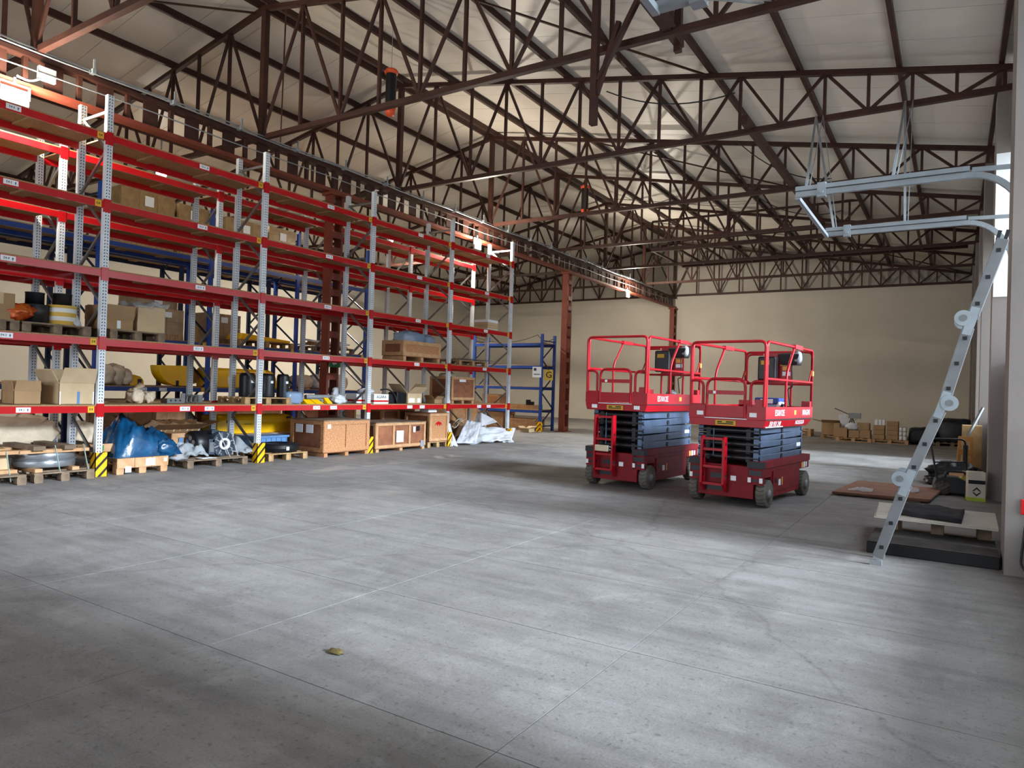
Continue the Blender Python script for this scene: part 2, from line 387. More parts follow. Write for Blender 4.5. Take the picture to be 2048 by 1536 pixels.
wr('wall_panel', .5, 2.7, -.1, 7.4); wr('sill_wall', 2.7, 7.95, -.1, .52); wr('lintel', 2.7, 7.95, 5.6, 7.4)
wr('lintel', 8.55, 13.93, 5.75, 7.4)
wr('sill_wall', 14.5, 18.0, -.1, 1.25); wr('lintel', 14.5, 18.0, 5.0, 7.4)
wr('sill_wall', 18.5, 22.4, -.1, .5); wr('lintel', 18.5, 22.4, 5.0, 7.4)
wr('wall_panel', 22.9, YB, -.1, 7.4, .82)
for y0, x0 in ((7.95, .43), (13.93, .505), (18.0, .47), (22.4, .5), (26.8, .5), (31.2, .5)):
    BX('pilaster', wall_right, WALLR, x0, y0, -.05, 1.1, y0 + .58, 6.75)
BX('sky_block_slab', wall_right, WALLR, 1.1, .5, 6.4, 4.0, 8.2, 6.6)  # unseen slab outside, added to block high sky above the opening
BX('lit_strip_panel', wall_right, mat('lit_strip_white', 'F4F6FA', .5, var=0), .512, 13.915, 3.35, .86, 13.93, 5.72)  # bright light on the pilaster's upper face, painted as a near-white panel
# lower leaf of the sectional gate between the first two pilasters: stacked panels
door_1 = struct(bpy.data.objects.new('door_1', None)); COL.objects.link(door_1)
for k in range(4): BX('panel', door_1, GREY, .86, 8.56, .01 + k * .58, .93, 13.92, .01 + k * .58 + .57)
wall_front = struct(MB().box(XL - .3, YF - .3, -.1, -14.0, YF, 7.4).build('wall_front', WALL))
BX('wall_panel', wall_front, WALL, -4.0, YF - .3, -.1, 1.1, YF, 7.4)
BX('lintel', wall_front, WALL, -14.0, YF - .3, 5.6, -4.0, YF, 7.4)  # wide opening below is added to let the rear fill light in
MB().prism([(XL - .3, 7.3), (1.1, 7.3), (1.1, roofz(1.1) + .35), (XG, RZ + .4), (XL - .3, roofz(XL) + .35)], 'Y', YF - .3, YF).build('gable_panel', GABLE, wall_front)

# roof: sandwich panels running from ridge to eave, purlins below them
ceiling = struct(bpy.data.objects.new('ceiling', None)); COL.objects.link(ceiling)
PW = 1.02; npan = int((YB - YF) / PW) + 1
for side, xe in ((1, XR + .5), (-1, XL - .5)):
    for k in range(npan):
        y0 = YF - .2 + k * PW
        BAR('panel', ceiling, ROOF, (XG, y0 + PW / 2, RZ + .25), (xe, y0 + PW / 2, roofz(xe) + .25), PW - .012, .10)
    BAR('roof_deck', ceiling, GABLE, (XG, (YF + YB) / 2, RZ + .36), (xe, (YF + YB) / 2, roofz(xe) + .36), YB - YF + 1.2, .08)
for side in (1, -1):
    for k in range(0, 9):
        x = XG + side * (1.672 * k if k else .16)
        if k == 8: x = XG + side * 13.2
        BAR('purlin', ceiling, BROWN, (x, YF, roofz(x) + .125), (x, YB, roofz(x) + .125), .075, .15)

# roof trusses
ORD = ['first', 'second', 'third', 'fourth', 'fifth', 'sixth', 'seventh', 'eighth']
def truss(first):
    t = thing('roof_truss', '', 'truss', (XG, 0, 0), 0, 'roof trusses')
    zb = 6.80; e = 13.376
    low = [0, 2.35, 4.38, 6.35, 8.15, 9.73, 11.23, 12.58]; top = [1.2, 3.38, 5.38, 7.27, 8.95, 10.5, 11.92, 13.25]
    BAR('bottom_chord', t, BROWN, (-e, 0, zb), (e, 0, zb), .10, .10)
    for s in (1, -1):
        BAR('top_chord', t, BROWN, (0, 0, RZ), (s * e, 0, RZ - SL * e), .10, .10)
        for d in low[1:] + top: BAR('vertical', t, BROWN, (s * d, 0, zb), (s * d, 0, RZ - SL * d), .055, .065)
        for i in range(8):
            BAR('diagonal', t, BROWN, (s * low[i], 0, zb), (s * top[i], 0, RZ - SL * top[i]), .05, .055)
            if i < 7: BAR('diagonal', t, BROWN, (s * top[i], 0, RZ - SL * top[i]), (s * low[i + 1], 0, zb), .05, .055)
    BAR('king_post', t, BROWN, (0, 0, zb), (0, 0, RZ), .13, .12)
    return t
def copy_tree(o, parent=None):
    c = o.copy(); COL.objects.link(c); c.parent = parent
    for ch in [x for x in bpy.data.objects if x.parent == o]: copy_tree(ch, c)
    return c
tr0 = truss(True)
for i, y in enumerate(TRUSS_Y):
    t = tr0 if i == 0 else copy_tree(tr0)
    t.location = (XG, y if i < 7 else 35.72, 0)
    t['label'] = 'brown steel gable roof truss spanning the hall, %s one counted from the camera' % ORD[i] if i < 7 else 'brown steel gable roof truss standing against the far wall'

# longitudinal bracing in the roof
def brace(name, label, parts, cat='roof brace', m=BROWN):
    t = thing(name, label, cat, parts[0][0])
    o = Vector(parts[0][0])
    for p0, p1, w, h in parts: BAR('member', t, m, Vector(p0) - o, Vector(p1) - o, w, h)
    return t
brace('tie_beam', 'brown lengthwise tie beam lying on the truss bottom chords, nearest one', [((-3.60, 4.2, 6.88), (-3.60, 10.1, 6.88), .12, .16), ((-3.60, 10.0, 6.7), (-3.60, 10.0, 7.4), .1, .1)])
brace('tie_beam', 'brown lengthwise tie beam running from the third truss to the fifth', [((-3.50, 13.5, 6.88), (-3.50, 23.0, 6.88), .12, .16)])
brace('hanging_steelwork', 'brown hanging steel frame leg with slanted brace below the second truss', [((-4.62, 9.3, 5.55), (-4.62, 9.3, 8.1), .1, .1), ((-4.25, 9.3, 7.0), (-4.58, 9.3, 6.0), .07, .07), ((-3.7, 9.3, 7.7), (-4.56, 9.3, 6.2), .09, .06)])
k = 0
for (xa, ya, xb, yb, lab) in ((-12.0, 9.6, -17.5, 13.95, 'slim brown wind brace rod crossing left of the ridge, near pair'), (-16.0, 5.3, -12.9, 9.6, 'slim brown wind brace rod left of the ridge above the nearest rack bay'),
      (-4.3, 31.3, 0.4, 35.6, 'slim brown wind brace rod in the far right roof corner'), (-8.0, 9.6, -4.3, 13.95, 'slim brown wind brace rod right of the ridge behind second truss'),
      (-9.3, 18.3, -4.3, 22.65, 'slim brown wind brace rod right of the ridge behind fourth truss')):
    brace('wind_brace', lab, [((xa, ya, roofz(xa)), (xb, yb, roofz(xb)), .035, .035)])
# dark storage gallery frame hung in the far roof on the right
t = thing('catwalk_frame', 'dark steel catwalk frame hung between the trusses in the far right roof', 'catwalk', (-4.6, 26, 6.9))
for yy in (24.5, 28.0):
    BAR('rail', t, BROWN, (-5, yy - 26, 0), (4.9, yy - 26, 0), .12, .14); BAR('rail', t, BROWN, (-5, yy - 26, 1.05), (2.5, yy - 26, 1.05), .07, .07)
for i in range(11):
    x = -5 + i * .95; BAR('crossbar', t, BROWN, (x, -1.5, 0), (x, 2.0, 0), .07, .07)
    if i < 8: BAR('post', t, BROWN, (x, -1.5, 0), (x, -1.5, 1.05), .06, .06)

# castellated girder under the ridge
gd = thing('girder_beam', 'long brown castellated steel girder with web plates along the rack row', 'girder', (XG, 2.0, 6.15))
Lg = YB - .1 - 2.0
BX('flange', gd, BROWN2, -.11, 0, -.02, .11, Lg, .06); BX('flange', gd, BROWN, -.11, 0, .50, .11, Lg, .57)
i = 0; y = .1
while y < Lg - .5:
    BX('web_plate', gd, BROWN, -.012, y, .06, .012, y + .28, .50)
    BX('web_post', gd, BROWN, -.04, y + .50, .06, .04, y + .57, .50)
    y += .82
GCOL = ['near brown steel column standing between the two red rack rows', 'brown steel column beside the blue rack with the G sign', 'brown steel column standing against the far wall']
for i, y in enumerate((11.72, 23.68, 35.62)):
    c = thing('steel_column', GCOL[i], 'column', (XG, y, 0), 0, 'girder columns')
    for s in (-1, 1):
        BX('channel', c, BROWN2, -.12, s * .16 - .03, .02, .12, s * .16 + .03, 6.13)
    z = .05; kk = 0
    while z < 6.0:
        hgt = .16
        BX('batten_plate', c, BROWN2, .09, -.135, z, .125, .135, z + hgt); BX('batten_plate', c, BROWN2, -.125, -.135, z, -.09, .135, z + hgt)
        z += .62 if kk % 2 == 0 else .38; kk += 1
    BX('base_plate', c, BROWN2, -.22, -.27, 0, .22, .27, .025); BX('cap_plate', c, BROWN2, -.18, -.24, 6.06, .18, .24, 6.13)
# conduits and brackets on the girder
for i, (dx, z, lab) in enumerate(((.13, 6.80, 'topmost thin grey conduit clipped along the girder top'), (.16, 6.74, 'second thin grey conduit clipped along the girder top'), (.19, 6.42, 'thin grey conduit running along the middle of the girder web'))):
    m = MB(); pts = [(0, yy * 1.5, .018 * math.sin(yy * 2.1 + i)) for yy in range(0, 22)]
    m.tube(pts, .014 if i < 2 else .012, 6)
    tag(m.build('conduit', GALV, None, (XG + dx, 2.6, z)), lab, 'conduit', 'girder conduits')
NTH = 'first second third fourth fifth sixth seventh eighth ninth tenth eleventh twelfth thirteenth fourteenth fifteenth sixteenth seventeenth eighteenth'.split()
brk = MB().box(-.04, -.03, -.08, .1, .03, .0).box(.07, -.015, -.08, .1, .015, .16).mesh('conduit_bracket', GALV)
for i in range(18):
    tag(link('conduit_bracket', brk, None, (XG + .12, 4.6 + i * 1.45, 6.80)), 'small galvanised conduit bracket on the girder top, %s from the near end' % NTH[i], 'bracket', 'girder conduit brackets')

# flood lights under the girder
def flood(loc, label, power, rz=0, size=.34, hang=.30, down=False):
    t = thing('flood_light', label, 'lamp', loc, rz, 'LED flood lights')
    MB().box(-.05, -size / 2, -.13, .02, size / 2, .13).build('housing', GREY, t, bevel=.01)
    MB().box(.02, -size / 2 + .02, -.115, .03, size / 2 - .02, .115).build('lens', MATS['led'], t)
    MB().bar((-.02, -size / 2 - .01, 0), (-.02, -size / 2 - .01, .2), .02, .03).bar((-.02, size / 2 + .01, 0), (-.02, size / 2 + .01, .2), .02, .03).bar((-.02, -size / 2 - .01, .2), (-.02, size / 2 + .01, .2), .03, .02).bar((-.02, 0, .2), (-.02, 0, hang), .03, .03).build('bracket', GALV, t)
    if down: d = bpy.data.lights.new('flood_lamp', 'AREA'); d.size = .4
    else: d = bpy.data.lights.new('flood_lamp', 'POINT'); d.shadow_soft_size = .14
    d.energy = power; d.color = (1.0, .90, .74)
    o = bpy.data.objects.new('flood_lamp', d); COL.objects.link(o); o.parent = t; o.location = (.22, 0, -.03) if not down else (0, 0, -.2)
emat('led', (1.0, .93, .80), 60)
flood((-12.50, 4.91, 5.92), 'glaring flood light under the girder above the nearest rack bay', 420, 0, .4)
flood((-12.50, 17.45, 5.99), 'lit flood light under the girder above the last rack bay', 420)
flood((-12.50, 29.15, 6.0), 'lit flood light under the girder in front of the far wall', 600)
flood((-19.5, 11.4, 7.45), 'flood light hung in the left aisle behind the blue rack', 320, hang=1.06, down=True)
flood((-19.5, 21.1, 7.45), 'flood light hung far back in the left aisle', 1200, hang=1.06, down=True)
# junction box with lamp wiring on the girder
t = thing('junction_box', 'white junction box tilted on the girder above the nearest flood light', 'box', (XG + .14, 5.35, 6.42))
MB().box(-.03, -.13, -.1, .05, .13, .12).build('cover', GREY, t, bevel=.01); MB().tube(rounded([(.04, -.1, -.1), (.04, -.25, -.2), (.1, -.45, -.2)], .1), .02, 6).build('cable_loop', GALV, t)

# hanging tubes with orange collars
for i, (loc, h, lab) in enumerate((((-10.28, 11.0, 7.33), .98, 'black hanging tube with orange end collars in front of the third truss'), ((-10.15, 20.0, 7.25), .94, 'black hanging tube with orange end collars farther down the hall'))):
    t = thing('hanging_tube', lab, 'hanging tube', loc, 0, 'black and orange hanging tubes')
    MB().cyl((0, 0, .16), (0, 0, h - .1), .115, 20).build('tube', BLACK, t)
    MB().lathe([(.0, 0), (.085, 0), (.12, .17), (.0, .17)], n=20).build('collar', ORANGE, t)
    MB().lathe([(0, 0), (.13, 0), (.15, .06), (.12, .1), (0, .1)], (0, 0, h - .1), n=20).build('collar', ORANGE, t)
    MB().cyl((0, 0, h), (0, 0, roofz(loc[0]) - loc[2] + .2), .006, 6).build('wire', GALV, t)
# sagging cables in the roof
for i, (p, q, sag, lab) in enumerate((((-6.6, 13.9, 8.2), (-3.8, 13.9, 7.6), .25, 'black cable sagging between posts of the third truss'), ((-4.9, 18.2, 8.2), (-2.6, 18.2, 6.9), .3, 'black cable sagging between posts of the fourth truss'), ((-5.5, 22.6, 8.0), (-2.9, 22.6, 7.2), .35, 'black cable sagging between posts of the fifth truss'))):
    P, Q = Vector(p), Vector(q); pts = [P.lerp(Q, k / 12) - Vector((0, 0, sag * 4 * (k / 12) * (1 - k / 12))) for k in range(13)]
    tag(MB().tube(pts, .014, 6).build('roof_cable', BLACK), lab, 'cable')

# sectional-gate tracks hung from the roof at the right wall
def gate_tracks(y0, y1, label):
    t = thing('gate_track', label, 'gate track', (0, 0, 0))
    for y in (y0, y1):
        P = rounded([(-1.78, y, 4.2), (.30, y, 4.2), (.62, y, 3.86), (.68, y, 3.2), (.68, y, .05)], .35, 6)
        m = MB(); m2 = MB()
        for a, b in zip(P[:-1], P[1:]): m.bar(a, b, .055, .065)
        m.build('rail', GALV, t)
        m2.box(-1.78, y - .04, 4.245, .1, y + .04, 4.30); m2.build('stiffener', GALV, t)
        BAR('curve_stay', t, GALV, (.12, y, 4.26), (.7, y, 4.24), .03, .05)
        for x in (-1.66, -.68):
            yt = min(q for q in TRUSS_Y if q > y + 1.5); xt = x - .62 if x < -1 else x - .15
            BAR('hanger', t, GALV, (x, y, 4.26), (xt, yt - .08, 6.84), .035, .02); BAR('hanger', t, GALV, (x + .04, y, 4.26), (xt + .12, yt - .08, 6.84), .012, .012)
        MB().box(-1.52, y - .05, 4.14, -1.42, y + .05, 4.32).cyl((-1.47, y - .08, 4.2), (-1.47, y + .08, 4.2), .03, 8).build('roller_bracket', GALV, t)
    BAR('crossbar', t, GALV, (-1.76, y0, 4.17), (-1.76, y1, 4.17), .05, .05)
    return t
gate_tracks(9.5, 12.0, 'galvanised sectional-gate track pair hung beyond the near right pilaster')
gate_tracks(1.95, 4.45, 'galvanised sectional-gate track pair hung above the camera at the right wall')
# cable and red box on the near pilaster
t = thing('wall_cable', 'black cable with red connector hanging down the near right pilaster', 'cable', (.56, 7.93, 0))
MB().tube(rounded([(.06, 0, 1.4), (.03, -.01, .6), (-.01, -.03, .12), (.05, -.06, .04), (.12, -.05, .08)], .08), .011, 6).build('cord', BLACK, t)
MB().box(-.02, -.045, .58, .06, 0, .72).build('connector', REDB, t, bevel=.008)

# ================================================================== RACKS
def label_plate(parent, txt, loc, w=.19, h=.075, plate=None, ink=None, ts=.045, arrow=True, name='label', nx=Vector((0, 1, 0))):
    """plate facing +X; text runs along +Y"""
    key = ('lab', txt, w, h, (plate or PAPER).name)
    if key not in _cache:
        m = MB().box(0, -w / 2, -h / 2, .003, w / 2, h / 2)
        m.text(txt, ts, (.003, -w * .12 if arrow else 0, 0), (0, 1, 0), (0, 0, 1), 1)
        if arrow:
            y = w * .30; m.prism([(y - .012, -.004), (y + .012, -.004), (y, .022)], 'X', .003, .0045, 1); m.box(.003, y - .004, -.024, .0045, y + .004, -.002, 1)
        _cache[key] = m.mesh(name, [plate or PAPER, ink or INK])
    return link(name, _cache[key], parent, loc)

def rack_y(name, label, xf, depth, ys, levels, ztop, pm, bm, brm, decks=True, prot=True, tags=None, skip=(), group=None, conn=True, cat='pallet rack', rear_prot=False, bh=.105):
    """rack run along Y whose face looks to +X at x = xf"""
    t = thing(name, label, cat, (xf, ys[0], 0), 0, group); y00 = ys[0]; pw = .10
    for i, y in enumerate(ys):
        y -= y00
        for x in (-.04, -depth + .04):
            o = BX('upright', t, pm, x - .04, y - pw / 2, 0, x + .04, y + pw / 2, ztop)
            BX('foot_plate', t, brm, x - .06, y - .07, 0, x + .06, y + .07, .01)
        z = .25; k = 0
        while z < ztop - .6:
            a, b = (-.07, -depth + .07) if k % 2 == 0 else (-depth + .07, -.07)
            BAR('diagonal_brace', t, brm, (a, y, z), (b, y, z + .62), .03, .045); z += .62; k += 1
        BAR('horizontal_brace', t, brm, (-.07, y, .2), (-depth + .07, y, .2), .03, .045); BAR('horizontal_brace', t, brm, (-.07, y, ztop - .25), (-depth + .07, y, ztop - .25), .03, .045)
        if prot:
            p = MB().box(-.075, -.095, 0, .075, -.085, .38).box(.065, -.095, 0, .075, .095, .38).box(-.075, .085, 0, .075, .095, .38)
            p.build('post_protector', HAZ, t, (.015, y, 0))
        if conn:
            for z in levels: BX('connector', t, bm, -.02, y - .056, z - .17, .006, y + .056, z + .04)
    for i in range(len(ys) - 1):
        a, b = ys[i] - y00 + pw / 2, ys[i + 1] - y00 - pw / 2
        for li, z in enumerate(levels):
            for fr, x in ((True, -.03), (False, -depth + .03)):
                bo = BX('beam', t, bm, x - .025, a, z - bh, x + .025, b, z)
                if fr and tags: tags(bo, i, li, a, b, z, bh)
            if decks:
                BX('deck_panel', t, CHIP, -depth + .01, a + .01, z, -.012, b - .01, z + .022)
                for q in (.33, .70): BX('deck_support', t, CHIP, -depth + .06, a + (b - a) * q - .1, z - .03, -.06, a + (b - a) * q + .1, z)
    return t
YS = [2.82 + 3.002 * k for k in range(6)]
LV = [1.11, 2.176, 3.274, 4.359, 5.432]
def front_tags(bo, i, li, a, b, z, bh):
    # positions are relative to the beam object's centre
    L = (b - a) / 2; bay = 'E%d' % (4 + i)
    if li == 0:
        label_plate(bo, bay + '.2', (.0255, -.06, 0)); label_plate(bo, bay + '.1', (.0255, .42, 0))
        label_plate(bo, bay, (.0255, L - .09, 0), .095, .10, YTAG, BLACKINK, .055, False, 'bay_tag')
    else:
        label_plate(bo, bay + '.%d' % (li + 2), (.0255, .16, .005))
        if li != 2 or i > 1: label_plate(bo, bay, (.0255, L - .09, 0), .095, .10, YTAG, BLACKINK, .055, False, 'bay_tag')
rack_y('pallet_rack', 'front red and zinc pallet rack row with white bay labels', -11.42, .92, YS, LV, 6.06, ZINCP, REDB, ZINC, tags=front_tags)
rack_y('pallet_rack', 'rear red and zinc pallet rack row standing back to back behind the front row', -12.86, .92, YS, LV, 5.80, ZINCP, REDB, ZINC, prot=False)
YBL = [5.40, 8.25, 11.08, 13.93, 16.80]
def blue_tags(bo, i, li, a, b, z, bh):
    if li == 0:
        label_plate(bo, '-- -', (.0255, -.3, 0)); label_plate(bo, '- --', (.0255, .2, 0))
    if li < 2: label_plate(bo, '--', (.0255, (b - a) / 2 - .09, 0), .095, .10, YTAG, BLACKINK, .055, False, 'bay_tag')
rack_y('pallet_rack', 'blue pallet rack row seen through the red racks', -16.45, 1.05, YBL, [1.36, 2.53, 4.72], 6.02, BLUEP, BLUES, NAVY, prot=True, tags=blue_tags, conn=False)
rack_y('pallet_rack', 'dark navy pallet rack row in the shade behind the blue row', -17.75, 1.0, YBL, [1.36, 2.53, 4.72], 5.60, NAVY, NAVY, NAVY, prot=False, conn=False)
# blue rack across the aisle, with the G sign
t = rack_y('pallet_rack', 'low blue pallet rack across the aisle carrying the G sign', 0, 1.05, [0, 3.12], [.80, 1.68, 2.50, 3.36], 3.70, BLUES, BLUES, NAVY, prot=True, conn=False)
t.location = (-16.30, 22.75, 0); t.rotation_euler = (0, 0, R(-90))
m = MB().box(0, -.16, -.2, .006, .16, .2, 0).text('G', .34, (.006, 0, 0), (0, 1, 0), (0, 0, 1), 1)
t = thing('aisle_sign', 'square yellow sign with black letter G beside the brown column', 'sign', (-12.96, 22.98, 2.15), R(-58))
m.build('plate', [LABEL_G, BLACKINK], t)
t = thing('notice_board', 'small grey notice sheet on the low blue rack end', 'sign', (-13.30, 22.66, 2.25), R(-70))
MB().box(0, -.17, -.2, .006, .17, .2).box(.006, -.12, .05, .008, -.02, .15, 1).box(.006, -.12, -.1, .008, .12, -.07, 1).build('sheet', [PAPER, INK], t)

# green exit sign on the near column
t = thing('exit_sign', 'small dark green emergency exit sign on the near brown column', 'sign', (XG + .20, 11.72, 2.06))
MB().box(-.04, -.16, -.09, 0, .16, .09).build('box', GREEN, t); MB().prism([(-.1, 0), (-.03, .05), (-.03, .02), (.04, .02), (.04, -.02), (-.03, -.02), (-.03, -.05)], 'X', 0, .003).build('arrow', PAPER, t)

# ================================================================== GOODS: builders
def pallet(label, x, y, z, lx=1.0, ly=.8, m=None, group='wooden pallets', rz=0, h=.144, cat='pallet'):
    """lx along X (depth), ly along Y; z = underside"""
    m = m or WOOD; t = thing('wooden_pallet', label, cat, (x, y, z), rz, group)
    for k in range(5):
        c = -lx / 2 + .06 + k * (lx - .12) / 4; BX('deck_board', t, m, c - .055, -ly / 2, h - .022, c + .055, ly / 2, h)
    for c in (-ly / 2 + .06, 0, ly / 2 - .06):
        BX('stringer', t, m, -lx / 2, c - .055, h - .044, lx / 2, c + .055, h - .022)
        for d in (-lx / 2 + .06, 0, lx / 2 - .06): BX('block', t, m, d - .06, c - .06, .02, d + .06, c + .06, h - .044)
        BX('bottom_board', t, m, -lx / 2, c - .055, 0, lx / 2, c + .055, .02)
    return t
def crate(label, x0, x1, y0, y1, z0, z1, side, front, batten, feet=.09, mids=1, lid=None, papers=(), group='wooden crates', edge=.07, planks=0):
    """crate with its +X face as front and -Y face as side"""
    t = thing('wooden_crate', label, 'crate', ((x0 + x1) / 2, (y0 + y1) / 2, z0), 0, group)
    X, Y, H = (x1 - x0) / 2, (y1 - y0) / 2, z1 - z0
    BX('panel', t, front, X - .03, -Y + .02, feet, X - .015, Y - .02, H - .02)
    if planks:
        for k in range(planks):
            a = feet + (H - .02 - feet) * k / planks; b = feet + (H - .02 - feet) * (k + 1) / planks - .006
            BX('plank', t, front, X - .016, -Y + .02, a, X - .004, Y - .02, b); BX('plank', t, side, -X + .02, -Y + .002, a, X - .02, -Y + .015, b)
    BX('panel', t, side, -X + .02, -Y + .015, feet, X - .03, -Y + .03, H - .02)
    BX('panel', t, side, -X + .02, Y - .03, feet, X - .03, Y - .015, H - .02); BX('panel', t, side, -X + .015, -Y + .02, feet, -X + .03, Y - .02, H - .02)
    BX('floor_panel', t, side, -X + .02, -Y + .02, feet - .02, X - .02, Y - .02, feet)
    for yy in [-Y, Y - edge] + [-Y + (2 * Y - edge) * (k + 1) / (mids + 1) for k in range(mids)]: BX('batten', t, batten, X - .015, yy, feet, X + .01, yy + edge, H - .01)
    for zz in (feet, H - .01 - edge): BX('batten', t, batten, X - .015, -Y + edge, zz, X + .008, Y - edge, zz + edge)
    for xx in (-X, X - edge): BX('batten', t, batten, xx, -Y - .012, feet, xx + edge, -Y + .015, H - .01)
    for zz in (feet, H - .01 - edge): BX('batten', t, batten, -X + edge, -Y - .01, zz, X - edge, -Y + .015, zz + edge)
    if lid is not False: BX('lid', t, lid or side, -X - .01, -Y - .015, H - .02, X + .015, Y + .01, H)
    if feet > .03:
        for yy in (-Y + .02, -.05, Y - .12): BX('skid', t, batten, -X, yy, 0, X, yy + .10, feet - .02)
    for (fy, fz, w, h, mm) in papers: BX('paper_label', t, mm, X + .011, -Y + fy * 2 * Y - w / 2, fz * H - h / 2, X + .014, -Y + fy * 2 * Y + w / 2, fz * H + h / 2)
    return t
def carton(label, x, y, z, sx, sy, sz, m=None, flaps=0, rz=0, tape=True, group='cardboard boxes', texts=(), inner=None, fl=.6):
    """cardboard box; flaps = opening angle in degrees (0 = closed)"""
    m = m or CARD; t = thing('cardboard_box', label, 'cardboard box', (x, y, z), rz, group); w = .006; X, Y = sx / 2, sy / 2
    if not flaps:
        MB().box(-X, -Y, 0, X, Y, sz).build('body', m, t, bevel=.008)
        if tape: BX('tape', t, CARDL, -X - .002, -.03, sz * .6, X + .003, .03, sz + .003)
    else:
        MB().box(-X, -Y, 0, X, Y, w).box(-X, -Y, 0, -X + w, Y, sz).box(X - w, -Y, 0, X, Y, sz).box(-X, -Y, 0, X, -Y + w, sz).box(-X, Y - w, 0, X, Y, sz).build('body', m, t)
        a = R(flaps)
        for nm, s in (('X', 1), ('X', -1), ('Y', 1), ('Y', -1)):
            L = fl * (sx if nm == 'X' else sy) * .8; q = a + random.uniform(-.25, .25)
            if nm == 'X':
                dx, dz = L * math.sin(q) * s, L * math.cos(q); V = [(s * X, -Y, sz), (s * X, Y, sz), (s * X + dx, Y - .02, sz + dz), (s * X + dx, -Y + .02, sz + dz)]
            else:
                dx, dz = L * math.sin(q) * s, L * math.cos(q); V = [(-X, s * Y, sz), (X, s * Y, sz), (X - .02, s * Y + dx, sz + dz), (-X + .02, s * Y + dx, sz + dz)]
            V = [Vector(p) for p in V]; n = (V[1] - V[0]).cross(V[3] - V[0]).normalized() * w
            MB().hexa([V[0], V[1], V[2], V[3], V[0] + n, V[1] + n, V[2] + n, V[3] + n]).build('flap', m, t)
        if inner: inner(t, X, Y, sz)
    for (mm, x0, y0, z0, x1, y1, z1) in texts: BX('print', t, mm, x0, y0, z0, x1, y1, z1)
    return t
def lump(name, label, cat, c, sz, m, seed, amp=.12, freq=2.0, power=2.6, shear=(0, 0), group=None, extra=None):
    t = thing(name, label, cat, (c[0], c[1], c[2] - sz[2] / 2), 0, group)
    MB().blob((0, 0, sz[2] / 2), sz, seed, amp, freq, power=power, shear=shear).build('body', m, t)
    if extra: extra(t)
    return t

# ================================================================== GOODS: floor level under the front rack
pallet('worn pallet under the steel rings in the nearest rack bay', -11.75, 5.24, 0, 1.1, .84, WOODG)
t = thing('steel_ring', 'large grey steel ring stack strapped between planks on worn pallet', 'steel ring', (-11.75, 5.18, .146))
for k, (nm, z0, z1) in enumerate((('ring', .05, .16), ('ring', .165, .275))):
    MB().lathe([(.33, z0), (.40, z0), (.41, z0 + .012), (.41, z1 - .012), (.40, z1), (.33, z1), (.33, z0)], n=48).build(nm, STEELD, t)
MB().lathe([(.405, .155), (.43, .16), (.405, .168)], n=48).build('rim', STEELD, t)
for yy in (-.27, .24): BX('bearer', t, PINE, -.45, yy - .05, 0, .47, yy + .05, .05)
BX('top_plank', t, PINE, .24, -.52, .275, .42, .45, .325); BX('top_plank', t, PINE, -.4, -.52, .275, -.2, .45, .325)
for yy in (-.3, .12): BX('cross_plank', t, WOODG, -.5, yy - .06, .325, .5, yy + .10, .385)
for yy in (-.06, .34): BAR('strap', t, STRAP, (.46, yy, .39), (.52, yy + .06, -.03), .03, .004)
pallet('dark worn pallet cut by the left picture edge', -11.72, 4.32, 0, 1.1, .78, WOODG)
t = thing('plank_bundle', 'bundle of pale planks strapped on the dark pallet at left edge', 'planks', (-11.75, 4.32, .146))
for k in range(3): BX('plank', t, PINE, -.4 + k * .28, -.38, 0, -.2 + k * .28, .36, .05)
for k in range(2): BX('plank', t, PINE, .25 - k * .4, -.38, .28, .42 - k * .4, .36, .33)
BX('box', t, CARDL, -.2, -.35, .05, .2, .3, .28); BAR('strap', t, STRAP, (.44, .18, .33), (.5, .22, -.1), .03, .004)
lump('wrapped_bundle', 'pale sheet-wrapped bundle lying low behind the steel rings', 'bundle', (-12.6, 5.12, .62), (.5, 1.2, .5), PAPERW, 3, .15, 2.2)
MB_sheet = MB().sheet([(-12.9, 4.9, .5), (-12.35, 5.1, .45), (-12.4, 5.5, .9), (-12.95, 5.3, .95)], 12, .06, 3, 2)
tag(MB_sheet.build('foam_sheet', PAPERW), 'curled beige packing sheet standing behind the rings', 'sheet')
tag(MB().sheet([(-12.45, 5.95, .5), (-12.3, 6.15, .45), (-12.32, 6.2, .78), (-12.42, 6.02, .82)], 10, .04, 3, 5).build('foam_sheet', PAPERW), 'small white packing sheet leaning beside the first hazard post', 'sheet')
# second bay, floor
t = pallet('pale presswood box pallet with stickers in front under the blue bag', -11.85, 6.50, 0, 1.0, .86, PINE, h=.20)
for k in range(3): BX('side_board', t, PINE, .5, -.43 + k * .29, .10, .515, -.43 + k * .29 + .283, .26)
BX('top_board', t, WOODG, -.5, -.43, .2, .5, .43, .262)
for (yy, zz, w, h) in ((-.25, .08, .1, .1), (.12, .18, .16, .12), (.38, .2, .05, .06)): BX('sticker', t, PAPER, .516, yy - w / 2, zz - h / 2, .519, yy + w / 2, zz + h / 2)
t = pallet('stacked presswood pallet with printed board beside the first hazard post', -12.05, 6.22, .264, .75, .72, PINE, h=.16)
BX('side_board', t, PINE, .375, -.36, .09, .39, .36, .22); BX('print', t, BLACKINK, .391, .02, .15, .392, .26, .165)
BX('sticker', t, GREEN, .391, -.27, .11, .392, -.20, .2)
t = thing('blue_bag', 'large glossy blue polythene bag draped over goods on stacked pallets', 'plastic bag', (-11.9, 6.6, .262))
m = MB(); nU, nV = 64, 34; V = []; F = []
